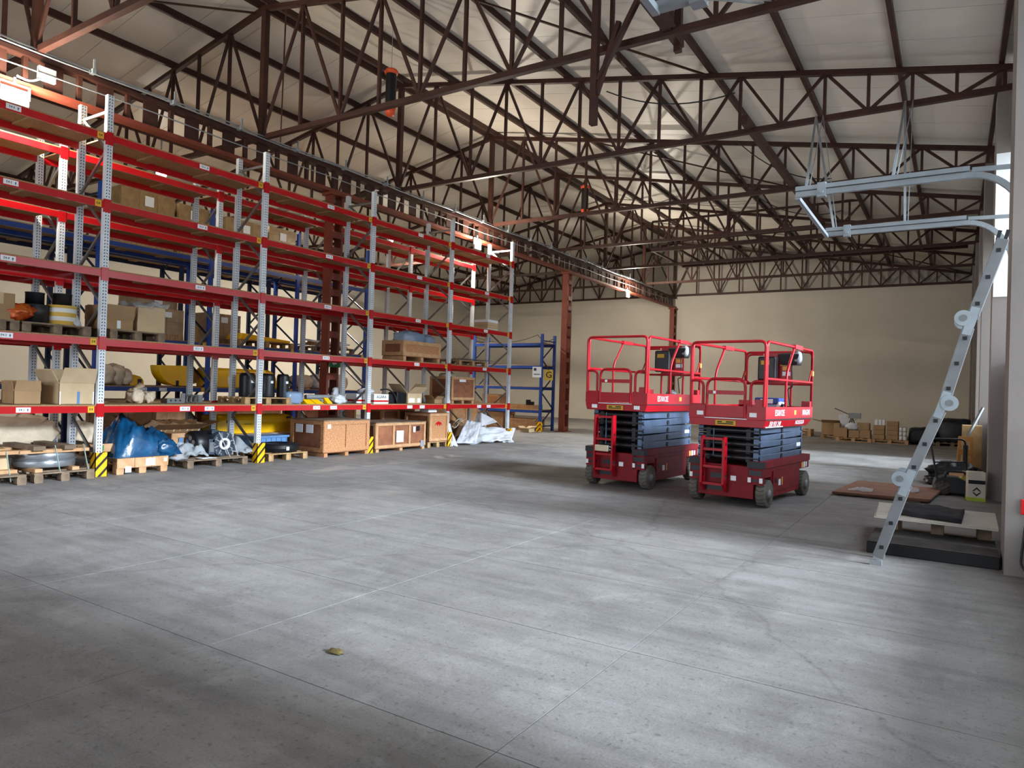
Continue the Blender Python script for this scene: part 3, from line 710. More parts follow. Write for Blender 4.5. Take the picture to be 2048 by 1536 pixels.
def bagh(u, v):
    prof = (.62 * math.exp(-((u - .32) / .30) ** 2) + .36 * math.exp(-((u - .78) / .2) ** 2))
    edge = max(0, 1 - abs(2 * v - 1) ** 4) ** .5 * max(0, 1 - abs(2 * u - 1) ** 6) ** .5
    fold = .10 * noise.noise(Vector((u * 6 + v * 4, v * 3, 1.3))) + .07 * noise.noise(Vector((u * 15 + v * 9, v * 4, 4.3))) + .03 * noise.noise(Vector((u * 30, v * 14, 2.3)))
    return max(0, (prof + fold) * edge)
for j in range(nV + 1):
    for i in range(nU + 1):
        u, v = i / nU, j / nV; V.append((-.45 + .93 * v, -.50 + 1.15 * u + .03 * noise.noise(Vector((v * 5, u * 5, 0))), bagh(u, v)))
for j in range(nV):
    for i in range(nU): a = j * (nU + 1) + i; F.append((a, a + nU + 1, a + nU + 2, a + 1))
m.add(V, F, 0, True); m.build('bag', BLUEBAG, t)
MB().blob((.43, .36, .12), (.2, .34, .3), 5, .2, 3).build('bag_end', BLUEBAG, t)
crate('tall pale plank crate standing at the back behind the blue bag', -13.6, -13.05, 6.7, 7.7, 0, 1.0, PINE, PINE, PINE, .08, 1, papers=())
t = carton('open brown box of packing scraps behind the gearbox, on the floor', -12.74, 7.75, .0, .56, 1.0, .62, CARDD, flaps=70)
for k in range(7):
    y = -.42 + k * .13; MB().sheet([(-.2 + .05 * (k % 3), y, .55), (.3, y + .05, .5), (.28, y + .22, .72 + .06 * (k % 2)), (-.15, y + .2, .78)], 6, .05, 3, k).build('scrap', CARD if k % 2 else PAPERW, t)
crate('small pale board crate with a blue sticker behind clear film', -12.4, -12.0, 7.4, 7.95, .0, .58, PINE, PINE, PINE, .1, 0, papers=((.3, .7, .08, .18, BLUECR),))
pallet('worn pallet carrying the dark gearbox', -11.85, 7.92, 0, 1.0, 1.24, WOODG)
t = thing('gearbox', 'dark grey gearbox casting with round flange strapped to a pallet', 'gearbox', (-11.82, 8.02, .146))
MB().box(-.25, -.05, .03, .22, .36, .40).box(-.2, .05, .40, .15, .3, .46).build('casing', ENG, t, bevel=.03)
MB().cyl((-.2, .14, .24), (.25, .14, .24), .235, 28).build('flange', ENG, t)
m = MB()
for k in range(10): a = 2 * math.pi * k / 10; m.cyl((.25, .14 + .2 * math.cos(a), .24 + .2 * math.sin(a)), (.275, .14 + .2 * math.cos(a), .24 + .2 * math.sin(a)), .018, 8)
m.build('bolts', STEELD, t)
MB().lathe([(.07, .25), (.11, .25), (.11, .30), (.09, .31), (.07, .30), (.07, .25)], (0, .14, .24), 28, axis='X').build('seal_ring', PAPER, t)
MB().box(.2, -.16, .05, .25, -.04, .34).build('boss', ENG, t, bevel=.012); MB().box(.18, .34, .1, .24, .42, .36).build('boss', ENG, t, bevel=.012); MB().box(-.1, -.02, .42, .12, .12, .5).build('boss', ENG, t, bevel=.012); MB().cyl((.0, .36, .2), (.0, .44, .2), .1, 14).build('boss', ENG, t)
m = MB()
for k in range(8): m.bar((.252, .14, .24), (.256, .14 + .21 * math.cos(k * .785 + .3), .24 + .21 * math.sin(k * .785 + .3)), .018, .018)
m.build('ribs', GREY, t); BX('cover_plate', t, ALU, .251, -.15, .1, .258, -.06, .28)
MB().cyl((.26, .14, .24), (.262, .14, .24), .07, 20).build('bore', BLACK, t)
MB().lathe([(.0, -.38), (.21, -.38), (.235, -.36), (.235, -.12), (.17, -.05), (0, -.05)], (0, 0, .25), 24, axis='Y').build('bell_housing', BLACK, t)
m = MB()
for k in range(5): a = k * 1.257; m.cyl((.10 * math.sin(a), -.385, .25 + .1 * math.cos(a)), (.10 * math.sin(a), -.36, .25 + .1 * math.cos(a)), .045, 10)
m.build('hub_holes', STEELD, t)
MB().cyl((.05, -.06, .2), (.24, -.06, .2), .085, 16).build('cover', GREY, t)
BAR('strap', t, PAPER, (.30, .0, .47), (.36, .22, -.02), .028, .004); BAR('strap', t, PAPER, (.24, .30, .45), (.30, .42, 0), .028, .004)
tag(MB().sheet([(-11.9, 7.0, .2), (-11.45, 7.05, .17), (-11.4, 7.75, .2), (-11.85, 7.7, .56)], 16, .16, 3.2, 11).build('clear_film', FILM), 'crumpled clear film heap left of the gearbox', 'plastic film')
tag(MB().sheet([(-11.95, 8.35, .2), (-11.5, 8.3, .2), (-11.45, 8.75, .22), (-11.9, 8.7, .5)], 14, .12, 3.2, 21).build('clear_film', FILM), 'crumpled clear film heap right of the gearbox', 'plastic film')
tag(MB().sheet([(-11.6, 7.6, .152), (-11.38, 7.62, .152), (-11.38, 7.9, .152), (-11.6, 7.88, .152)], 6, .004, 3, 2).build('paper_sheet', PAPER), 'white paper sheet lying on the gearbox pallet', 'paper')
# yellow hoods behind, third bay
def hood(label, loc, L, h, d, holes, taper=.12, rz=0):
    t = thing('machine_hood', label, 'machine cover', loc, rz, 'yellow machine covers')
    prof = [(-d / 2, 0), (d / 2, 0), (d / 2, h * .55)] + [(d / 2 - d * .28 * (1 - math.cos(a)), h * .55 + h * .45 * math.sin(a)) for a in [math.pi / 8 * k for k in range(1, 5)]] + [(-d / 2, h)]
    ks = [(-L / 2, .9), (-L / 2 + .05, 1), (L / 2 - taper * 1.6, 1), (L / 2 - taper * .5, .88), (L / 2, .62)]; n = len(prof); V = []; F = []
    for (y, sc) in ks:
        for (x, z) in prof: V.append((x, y, z * sc))
    for i in range(len(ks) - 1):
        for k in range(n): F.append((i * n + k, i * n + (k + 1) % n, (i + 1) * n + (k + 1) % n, (i + 1) * n + k))
    F += [tuple(range(n))[::-1], tuple((len(ks) - 1) * n + k for k in range(n))]
    MB().add(V, F).build('shell', YELLOW, t, bevel=.02)
    for (y, z, w, hh, mm) in holes: BX('opening', t, mm, d / 2 - .02, y - w / 2, z - hh / 2, d / 2 + .004, y + w / 2, z + hh / 2)
    return t
carton('wide light cardboard crate on the floor under the yellow cover', -13.2, 10.35, 0, .8, 1.9, .44, CARDL, tape=False)
hood('long yellow machine cover lying on the light cardboard crate', (-13.2, 10.0, .443), 2.1, .40, .55, ((-.75, .26, .16, .06, BLACK), (.8, .33, .12, .05, BLACK), (.9, .05, .05, .05, BLACK), (-.3, .2, .2, .01, BLACK)))
t = thing('plastic_crate', 'light blue ribbed plastic crate behind the second hazard post', 'plastic crate', (-12.45, 9.72, 0.02))
MB().box(-.3, -.42, 0, .3, -.40, .42).box(-.3, .40, 0, .3, .42, .42).box(-.3, -.42, 0, -.28, .42, .42).box(.28, -.42, 0, .3, .42, .42).box(-.3, -.42, 0, .3, .42, .02).build('body', BLUECR, t)
for k in range(7): BX('rib', t, BLUECR, .3, -.41 + k * .13, .02, .315, -.39 + k * .13, .38)
BX('rim', t, BLUECR, -.32, -.44, .38, .325, .44, .42)
pallet('light pallet carrying the black rubber ring', -11.85, 9.55, 0, .9, .98, WOOD)
t = thing('rubber_ring', 'flat black rubber ring lying on a light pallet', 'rubber ring', (-11.83, 9.6, .146))
MB().lathe([(.25, 0), (.40, 0), (.43, .03), (.43, .075), (.44, .085), (.43, .095), (.43, .14), (.40, .17), (.25, .17), (.23, .1), (.25, 0)], n=40).build('ring', BLACK, t); BX('sticker', t, PAPER, .435, -.12, .05, .44, -.05, .12)
crate('large OSB crate with two paper notes on its dark end', -12.35, -11.30, 10.38, 11.74, 0, .79, PLY, OSB, OSB, .10, 1, lid=WOODG, papers=((.10, .83, .09, .09, PAPER),), edge=.09)
for k, x in enumerate((-12.05, -11.72)): tag(BX('paper_note', None, PAPER, x - .12, 10.362, .50, x + .10, 10.367, .68), 'white paper note taped on the OSB crate end, %s' % ('left one' if k == 0 else 'right one'), 'paper')
crate('long pine framed crate with white document beside third hazard post', -12.3, -11.32, 11.98, 13.78, 0, .70, PLY, PLY, PINE, .09, 2, lid=WOODG, papers=((.46, .5, .26, .28, PAPER), (.75, .72, .09, .14, PAPER), (.84, .75, .1, .12, BLACK), (.93, .2, .14, .16, GREY)))
crate('dark brown crate at the back between the pine crate and OSB crate', -13.2, -12.5, 13.45, 14.72, 0, .98, PLY, PLY, PINE, .09, 1)
pallet('small pallet under the tall OSB crate with red print', -11.85, 14.38, 0, .95, .86, WOOD)
t = crate('tall OSB crate with red painted mark standing on a small pallet', -12.2, -11.36, 14.0, 14.76, .146, .90, PLY, OSB, PINE, .02, 0)
MB().prism([(-.16, .42), (-.1, .5), (-.02, .53), (.1, .5), (.16, .41), (.08, .46), (.05, .40), (.0, .46), (-.05, .40), (-.08, .46)], 'X', .406, .4075).build('red_mark', REDB, t)
carton('white carton with papers on top of the tall OSB crate', -11.75, 14.4, .902, .3, .35, .14, PAPER, tape=False)
# packing waste at the rack end
tag(MB().sheet([(-11.55, 14.92, .05), (-11.2, 15.0, .0), (-11.22, 15.06, .0), (-11.5, 14.95, .62)], 8, .01, 3, 1, .05).build('foam_slab', FOAM), 'narrow white foam slab leaning behind the fourth hazard post', 'foam')
t = thing('foam_board', 'white foam panel leaning between crate and hazard post at rack end', 'foam', (-11.35, 15.0, 0), R(20)); MB().hexa([(-.05, -.14, 0), (.02, -.14, 0), (.02, .14, 0), (-.05, .14, 0), (-.2, -.17, .6), (-.13, -.17, .6), (-.13, .1, .6), (-.2, .1, .6)]).build('panel', FOAM, t)
tag(MB().sheet([(-11.5, 15.3, .04), (-11.1, 15.7, .04), (-11.5, 16.5, .56), (-11.8, 16.2, .62)], 20, .045, 3, 31, .04).build('foam_sheet', FOAM), 'white foam strip slanting up from the floor at rack end', 'foam')
tag(MB().sheet([(-11.3, 16.3, .06), (-11.0, 17.35, .05), (-11.4, 18.2, .34), (-11.8, 16.7, .44)], 26, .05, 3.5, 41, .03).build('foam_sheet', FOAM), 'large crumpled white wrapping sheet on the floor at rack end', 'wrapping')
tag(MB().sheet([(-11.35, 15.5, .03), (-11.1, 16.6, .03), (-11.5, 16.9, .42), (-11.7, 16.0, .40)], 14, .12, 4, 51).build('clear_film', FILM), 'yellowish clear film crumpled among the white wrapping', 'plastic film')
t = thing('foam_block', 'grey white foam wedge on top of the packing waste pile', 'foam', (-11.95, 17.35, .42)); MB().hexa([(-.18, -.42, 0), (.18, -.45, .02), (.2, .42, .14), (-.16, .45, .12), (-.2, -.10, .46), (-.05, -.12, .42), (.02, .46, .22), (-.14, .48, .24)]).build('wedge', FOAM, t, bevel=.03)
tag(MB().sheet([(-12.4, 15.2, .02), (-11.6, 15.3, .02), (-11.8, 16.6, .42), (-12.5, 16.4, .6)], 8, .03, 2, 3, .02).build('cardboard_sheet', CARDD), 'flattened brown cardboard leaning inside the last bay', 'cardboard sheet')
tag(MB().sheet([(-12.1, 15.9, .45), (-11.9, 15.75, .40), (-11.95, 16.4, .66), (-12.2, 16.35, .7)], 10, .08, 3, 9).build('paper_sheet', PAPERW), 'torn pale yellow paper on the flattened cardboard', 'paper')
tag(MB().sheet([(-11.2, 17.1, .02), (-10.95, 17.3, .0), (-11.0, 17.55, .02), (-11.25, 17.4, .2)], 10, .07, 4, 61).build('clear_film', FILM), 'small clear film scrap in front of the wrapping heap', 'plastic film')

# ================================================================== GOODS: first beam level (deck top 1.132)
D1, D2, D3 = 1.134, 2.200, 3.298
carton('small open brown box on the first level at the left edge', -11.78, 4.86, D1, .38, .36, .20, CARD, flaps=8, fl=.5)
carton('big open cardboard box on the first level left of the nearest post', -11.80, 5.50, D1, .62, .52, .33, CARDL, flaps=38, fl=.52, texts=((PAPER, .311, -.25, .0, .313, -.235, .2), (BLUECR, .311, .0, .01, .313, .04, .2), (PAPER, .311, .235, .0, .313, .25, .2)))
carton('dark long box on the first level behind the big open box', -12.1, 4.95, D1, .3, .35, .34, CARDD, tape=False)
t = thing('paper_sack', 'open crumpled paper sack with scraps on first level of second bay', 'paper sack', (-12.15, 6.85, D1))
MB().blob((0, -.08, .12), (.3, .24, .26), 4, .2, 2.5).build('sack', PAPERW, t); MB().blob((.02, .14, .1), (.26, .2, .2), 9, .25, 2.5).build('sack_fold', PAPERW, t); MB().sheet([(-.05, -.2, .2), (.1, -.2, .2), (.08, .05, .3), (-.05, .03, .36)], 6, .03, 3, 3).build('card_flap', CARDL, t)
t = thing('metal_bracket_box', 'grey metal box with round holes on first level of second bay', 'metal box', (-12.1, 7.45, D1)); BX('body', t, ALU, -.1, -.17, 0, .1, .16, .085)
for k in range(3): MB().cyl((.1, -.1 + k * .09, .05), (.104, -.1 + k * .09, .05), .018, 10).build('hole', BLACK, t)
BX('upright_tab', t, ALU, -.05, .18, 0, -.03, .26, .18)
t = thing('chrome_fittings', 'shiny chrome fittings lying on first level of second bay', 'fittings', (-12.15, 7.9, D1))
for k in range(3): MB().tube(rounded([(.05, -.18 + k * .09, .01), (.0, -.14 + k * .09, .13), (-.05, -.08 + k * .09, .14), (-.1, -.03 + k * .09, .02)], .05), .018, 8).build('fitting', ZINC, t)
BX('tray', t, ALU, -.2, -.1, 0, -.1, .25, .15)
pallet('pallet under the black canisters on the first level', -11.88, 9.06, D1, .85, 1.1, WOOD, h=.13)
for k, (x, y, r, lab) in enumerate(((-11.95, 8.92, .155, 'glossy black canister behind the second post, left of three'), (-11.88, 9.34, .155, 'glossy black canister just right of the second post'), (-11.78, 9.66, .125, 'slimmer glossy black canister, right one of three'))):
    t = thing('canister', lab, 'canister', (x, y, D1 + .132), 0, 'black canisters')
    MB().lathe([(0, 0), (r, 0), (r, .02), (r * 1.0, .40), (r * .97, .44), (r * .8, .475), (0, .48)], n=28).build('body', BLACK, t); MB().lathe([(r + .004, .05), (r + .008, .06), (r + .004, .07)], n=28).build('band', DARK, t); BX('sticker', t, PAPER, r - .004, -.03, .28, r + .003, .03, .33)
lump('film_wrapped_cube', 'bluish film wrapped cube on the first level beside the canisters', 'wrapped box', (-11.72, 9.80, D1 + .13), (.40, .42, .26), FILMB, 3, .06, 3, 5)
carton('small carton inside the bluish film wrapping', -11.72, 9.80, D1, .30, .32, .22, mat('ice_blue_card', 'A8BCD4', .5), tape=False)
t = thing('yellow_bracket', 'pair of yellow angled cover plates lying on the first level', 'cover plate', (-11.62, 10.27, D1)); 
for k in range(2): MB().hexa([(-.1, -.23 + k * .24, 0), (.14, -.20 + k * .24, 0), (.14, .02 + k * .24, 0), (-.1, -.02 + k * .24, 0), (-.12, -.26 + k * .23, .09), (.02, -.25 + k * .23, .10), (.02, -.04 + k * .23, .09), (-.12, -.05 + k * .23, .08)]).build('plate', YELLOW, t)
t = thing('grey_tube_bundle', 'bundle of long grey tubes lying along the first level', 'tubes', (-12.05, 11.0, D1))
for k, (x, z) in enumerate(((0, .05), (.11, .05), (.055, .14))): MB().cyl((x, -.55, z), (x, .6, z), .048, 12).build('tube', GREY, t)
t = thing('yellow_tag_bracket', 'small yellow angle bracket on first level beside tubes', 'bracket', (-11.62, 10.78, D1)); MB().hexa([(-.05, -.08, 0), (.05, -.06, 0), (.05, .08, 0), (-.05, .06, 0), (-.09, -.1, .13), (-.05, -.1, .13), (-.05, .02, .13), (-.09, .02, .13)]).build('plate', YELLOW, t)
lump('white_plastic_bag', 'crumpled white plastic bag on the first level near third post', 'plastic bag', (-11.66, 11.08, D1 + .09), (.28, .32, .19), FOAM, 12, .25, 2.5)
lump('white_rag', 'white rag hanging at the foot of the near column', 'rag', (-12.42, 11.72, D1 + .22), (.1, .18, .26), FOAM, 14, .25, 2.2, shear=(0, .2))
STR = striped('white_red_carton', 'F1EFEA', 'B01E35', 1.0, 0.0)
def logo_box(label, x, y, rz, txt):
    t = thing('logo_carton', label, 'carton', (x, y, D1), rz, 'white cartons with red band')
    MB().box(-.18, -.25, 0, .18, .25, .23).build('body', PAPER, t, bevel=.006); BX('red_band', t, REDB, -.182, -.252, .045, .182, .252, .085)
    MB().text(txt, .10, (.181, .0, .16), (0, 1, 0), (0, 0, 1)).build('print', BLACKINK, t); return t
logo_box('white carton with red band and black AGARA print, front one by third post', -11.66, 12.30, 0, 'AGARA')
logo_box('white carton with red band behind the third post, shaded one', -12.05, 12.12, 0, 'AGARA')
lump('white_bag', 'white plastic bag lying on the AGARA cartons', 'plastic bag', (-11.8, 12.1, D1 + .29), (.3, .4, .12), FOAM, 15, .2, 2.4)
t = thing('black_machine_part', 'black ribbed machine box with hose on first level third bay', 'machine part', (-11.75, 13.05, D1))
MB().box(-.16, -.06, 0, .14, .30, .28).build('casing', BLACK, t, bevel=.02)
for k in range(6): BX('rib', t, BLACK, .14, -.03 + k * .055, .03, .155, -.005 + k * .055, .25)
MB().box(-.16, -.32, 0, .1, -.08, .24).build('block', BLACK, t, bevel=.02); MB().tube(rounded([(.1, -.6, .33), (.12, -.4, .36), (.14, -.15, .25), (.16, -.08, .03)], .12), .02, 8).build('hose', BLACK, t)
carton('open cardboard box with wide flaps on first level third bay', -11.78, 13.60, D1, .45, .56, .26, CARDL, flaps=55, fl=.75, texts=((PAPER, .226, -.22, .03, .228, .0, .14), (PAPER, .226, .1, .03, .228, .22, .14)))
crate('reddish plank crate on four legs, first level of the last bay', -12.25, -11.50, 15.05, 16.12, D1, 1.88, PLY, PLY, PINE, .10, 0, lid=False, planks=3, papers=((.45, .85, .3, .07, PAPER),))
lump('straw_hat', 'pale straw-coloured lump lying on the reddish plank crate', 'hat', (-12.0, 15.5, 1.90), (.4, .5, .16), PAPERW, 3, .08, 2)
carton('small brown open box between plank crate and fourth post', -11.75, 14.62, D1, .3, .34, .11, CARD, flaps=40, fl=.5)
carton('small white carton beside the fourth post on first level', -11.62, 14.96, D1, .16, .22, .15, PAPER, tape=False)
# second level
pallet('pallet under the cable reels on the second level', -11.86, 5.16, D2, .9, .96, WOODG, h=.15)
def reel(label, x, y, r, h, m, top=True):
    t = thing('cable_reel', label, 'cable reel', (x, y, D2 + .152), 0, 'cable reels')
    MB().lathe([(0, 0), (r * 1.05, 0), (r * 1.05, .015), (r, .016), (r, h), (r * 1.02, h + .005), (r * 1.02, h + .02), (0, h + .02)], n=28).build('drum', m, t)
    MB().lathe([(0, h + .02), (r * .66, h + .02), (r * .66, h + .19), (r * .7, h + .195), (r * .7, h + .205), (0, h + .205)], n=24).build('core', BLACK, t); return t
reel('black cable reel wrapped in clear film on the second level', -11.85, 5.02, .19, .27, BLACK)
reel('cable reel with yellow and white banding on the second level', -11.80, 5.38, .20, .29, striped('reel_banding', 'D6AE4E', 'E2E0DC', .13, .5, 'Z'))
t = thing('reel_cover', 'loose white cover sheet curling off the banded reel', 'sheet', (-11.66, 5.55, D2 + .152)); MB().sheet([(-.02, -.2, .22), (.06, -.05, .0), (.0, .06, .0), (-.06, .0, .24)], 8, .03, 2, 4).build('sheet', FOAM, t)
pallet('old pallet with brown goods at the left edge of second level', -11.86, 4.42, D2, .9, .46, WOODG, h=.15)
lump('foil_bag', 'shiny red foil bag beside the black reel on second level', 'bag', (-11.68, 4.74, D2 + .29), (.10, .40, .27), mat('red_foil', 'A82414', .25, .2, var=.3, scale=9, hex2='D07020', bump=.5, bscale=14), 6, .25, 3, 1.7, (0, .5))
carton('brown carton at the left edge of the second level', -11.9, 4.50, D2 + .152, .5, .36, .40, CARD)
pallet('grey pallet under the two cartons, second level of second bay', -11.86, 6.40, D2, .85, .92, WOODG, h=.15)
carton('low open brown carton on grey pallet beside the nearest post', -11.82, 6.12, D2 + .152, .55, .50, .17, CARD, flaps=8, fl=.55, texts=((PAPER, .276, -.02, .02, .278, .04, .15),))
carton('tall beige carton with crumpled film on top, second level', -11.84, 6.68, D2 + .152, .58, .48, .44, CARDL, tape=False)
tag(MB().sheet([(-12.15, 6.38, 2.82), (-11.5, 6.38, 2.80), (-11.5, 6.98, 2.84), (-12.15, 6.96, 2.88)], 16, .11, 4, 71).build('clear_film', FILM), 'crumpled clear film spilling over the tall beige carton', 'plastic film')
crate('shallow pine tray crate with OSB front on second level, fourth bay', -12.2, -11.50, 13.04, 14.52, D2, 2.72, PLY, OSB, PINE, .13, 0, lid=False, edge=.09)
lump('blue_wrapped_goods', 'blue film wrapped goods bulging out of the pine tray crate', 'wrapped goods', (-11.85, 13.65, 2.78), (.55, .95, .42), FILMB, 23, .14, 2.5)
lump('blue_wrapped_goods', 'smaller blue film wrapped bulge at the right end of tray crate', 'wrapped goods', (-11.85, 14.28, 2.76), (.5, .42, .36), FILMB, 27, .14, 2.5)
pallet('flat pallet with metal strips on second level, last bay', -11.88, 15.98, D2, .85, 1.35, WOOD, h=.14)
t = thing('metal_strips', 'thin grey metal strips lying across the flat pallet', 'metal strips', (-11.85, 16.1, D2 + .142))
for k in range(5): BX('strip', t, ALU, -.3 + k * .13, -.85 + .05 * k, .0 + .012 * k, -.22 + k * .13, .75 + .07 * k, .01 + .012 * k)
carton('flat white carton on the third level far at the rack end', -13.3, 17.35, D3, .5, .55, .17, PAPER, tape=False)
for k in range(4): carton('flat white carton in the stack at rack end, %s layer' % ('bottom', 'second', 'third', 'top')[k], -12.05, 17.4, D3 + k * .088, .5, .55, .085, (PAPER, CARDL, CARDL, PAPER)[k], tape=False)
# ================================================================== GOODS on the blue rack
B1, B2, B3 = 1.385, 2.556, 4.746
for k, (y, z, s) in enumerate(((8.56, .24, .42), (8.83, .25, .42), (9.03, .2, .3))):
    lump('paper_wrapped_part', 'paper wrapped machine part on the blue rack, %s of three' % ('left', 'middle', 'right')[k], 'wrapped part', (-16.75, y, B1 + z), (.6, s, z * 2), PAPERW, 30 + k, .12, 1.8)
hood('small yellow nose cover beside the paper wrapped parts', (-16.75, 9.28, B1), .34, .26, .35, ((.06, .1, .1, .12, BLACK),))
t = thing('curved_yellow_cover', 'upright curved yellow machine cover with slot on the blue rack', 'machine cover', (-16.8, 10.15, B1))
V = []; n = 12
prof = [(-.32 - .0, .52)] + [(-.32 + .5 * (1 - math.cos(a)), .52 - .50 * math.sin(a)) for a in [math.pi / 2 * k / n for k in range(1, n + 1)]] + [(.42, 0.02), (.42, .53)]
MB().prism(prof[::-1], 'X', -.2, .22).build('shell', YELLOW, t, bevel=.01); BX('slot', t, BLACK, .215, .12, .02, .224, .2, .15)
t = thing('wood_sheet', 'pale wooden sheet leaning behind the curved yellow cover', 'board', (-16.9, 10.9, B1)); MB().hexa([(-.1, -.22, 0), (-.05, -.22, 0), (-.05, .2, .1), (-.1, .2, .1), (-.2, -.25, .55), (-.15, -.25, .55), (-.15, .38, .42), (-.2, .38, .42)]).build('sheet', PINE, t)
hood('long yellow machine cover with window on the blue rack', (-16.8, 12.24, B1), 2.15, .52, .6, ((-.42, .20, .22, .18, PAPER), (-.42, .20, .15, .12, BLACK), (-.3, .40, .25, .012, BLACK)))
for k in range(3):
    lump('paper_wrapped_part', 'pale paper wrapped bundle on blue rack beside near column, %s' % ('left one', 'middle one', 'right one')[k], 'wrapped part', (-16.8, 14.42 + k * .72, B1 + .22), (.6, .8, .42 + .06 * k), PAPERW if k != 1 else FOAM, 40 + k, .12, 1.8)
pallet('pallet with yellow plates on the second blue level', -16.85, 12.88, B2, .9, 1.86, WOOD, h=.16)
t = thing('yellow_plate', 'flat bent yellow plate lying on the blue rack pallet', 'cover plate', (-16.8, 13.0, B2 + .162)); MB().hexa([(-.3, -1, 0), (.35, -1, 0), (.35, .7, -.0), (-.3, .7, .0), (-.3, -.9, .16), (.3, -.9, .18), (.35, .72, .06), (-.3, .72, .06)]).build('plate', YELLOW, t, bevel=.02)
pallet('pallet with loose wooden battens on the second blue level', -16.85, 15.4, B2, .9, 1.7, WOODG, h=.15)
t = thing('batten_pile', 'loose white and brown battens piled on blue rack pallet', 'battens', (-16.85, 15.4, B2 + .152))
for k in range(7): BAR('batten', t, (FOAM, WOOD, PINE)[k % 3], (-.3 + .1 * k, -.8 + .1 * (k % 3), .05 + .05 * (k % 4)), (-.25 + .09 * k, .75, .04 + .09 * ((k + 1) % 3)), .07, .05)
def wrapped_stack(label, x, y, z, sx, sy, sz, n):
    t = thing('wrapped_cartons', label, 'wrapped cartons', (x, y, z), 0, 'shrink wrapped carton pallets')
    BX('pallet_base', t, WOOD, -sx / 2, -sy / 2, 0, sx / 2, sy / 2, .12)
    a = 2; b = n
    for i in range(a):
        for j in range(b):
            for k in range(2):
                BX('carton', t, WRAPC, -sx / 2 + i * sx / a + .004, -sy / 2 + j * sy / b + .004, .12 + k * (sz - .12) / 2 + .003, -sx / 2 + (i + 1) * sx / a - .004, -sy / 2 + (j + 1) * sy / b - .004, .12 + (k + 1) * (sz - .12) / 2 - .003)
    MB().box(-sx / 2 - .008, -sy / 2 - .008, .1, sx / 2 + .008, sy / 2 + .008, sz + .006).build('stretch_film', FILMT, t); BX('sticker', t, PAPER, sx / 2 + .009, -.1, sz * .72, sx / 2 + .012, .12, sz * .9)
    return t
wrapped_stack('largest shrink wrapped carton stack on the top blue level, leftmost', -16.98, 9.38, B3, .95, 1.32, 1.34, 3)
wrapped_stack('shrink wrapped carton stack on top blue level, second from left', -16.98, 10.57, B3, .95, .85, 1.25, 2)
wrapped_stack('shrink wrapped carton stack on top blue level, third from left', -16.98, 12.12, B3, .95, 1.25, 1.22, 3)
wrapped_stack('shrink wrapped carton stack on top blue level, fourth from left', -16.98, 13.35, B3, .95, .95, 1.26, 2)
wrapped_stack('shrink wrapped carton stack under the top level of the navy rack', -18.2, 10.42, B2 + .02, .9, 1.1, 1.2, 2)
wrapped_stack('small wrapped carton stack on the second blue level behind beige carton', -16.98, 9.95, B2, .9, .9, .75, 2)
wrapped_stack('wrapped carton stack on the second navy level, right one', -18.2, 12.4, B2 + .02, .9, 1.1, .9, 2)
crate('pale plank crate on the floor under the blue rack, left bay', -17.3, -16.5, 8.5, 10.6, 0, 1.05, PINE, PINE, PINE, .1, 3)
crate('brown crate on the floor under the blue rack, middle bay', -17.3, -16.5, 11.3, 13.5, 0, .95, PLY, OSB, PINE, .1, 2)
crate('brown crate on the floor under the blue rack, right bay', -17.3, -16.5, 14.2, 16.5, 0, 1.0, PLY, PLY, PINE, .1, 2)
# pale crates around the low blue rack
crate('pale plywood crate standing behind the last red bay, left one', -15.6, -14.9, 19.6, 21.2, 0, 1.1, PINE, PINE, PINE, .1, 1)
crate('pale plywood crate standing under the low blue rack', -16.1, -15.0, 23.0, 23.9, 0, .66, PINE, PINE, PINE, .1, 1)
crate('low pale crate under the low blue rack, right one', -14.8, -13.6, 23.0, 23.9, 0, .45, PINE, PINE, PINE, .1, 2)
crate('small open pale crate on the first level of the low blue rack', -16.0, -15.2, 23.0, 23.6, .824, 1.35, OSB, OSB, PINE, .02, 0)
t = thing('long_board_stack', 'stack of long pine boards on the low blue rack', 'boards', (-14.6, 23.3, .824))
for k in range(4): BX('board', t, PINE, -1.0, -.3 + k * .15, 0, .95, -.17 + k * .15, .16)
for k, (x, h) in enumerate(((-13.9, .2), (-13.74, .13))): carton('small dark box on the pine boards, %s' % ('taller one', 'lower one')[k], x, 23.1, .986, .14, .14, h, BLACK, tape=False)
t = thing('green_bottle', 'green glass bottle standing on the low blue rack end', 'bottle', (-13.22, 22.95, .824)); MB().lathe([(0, 0), (.04, 0), (.04, .18), (.015, .24), (.015, .31), (0, .31)], n=12).build('glass', GREEN, t)
t = carton('small torn open carton on floor before the low blue rack', -13.3, 22.1, 0, .36, .42, .14, CARDL, flaps=70, fl=.5)
# black netting over the low blue rack
t = thing('safety_net', 'dark safety net rope sagging along the low blue rack top', 'net', (-14.8, 22.65, 3.6)); pts = [(-1.5 + 3 * k / 16, 0, .06 - .28 * (1 - (2 * k / 16 - 1) ** 2)) for k in range(17)]
MB().tube(pts, .012, 6).build('rope', BLACK, t); MB().tube([(1.5, 0, .06), (1.56, .4, -.22), (1.66, .9, -.05)], .012, 6).build('rope', BLACK, t)

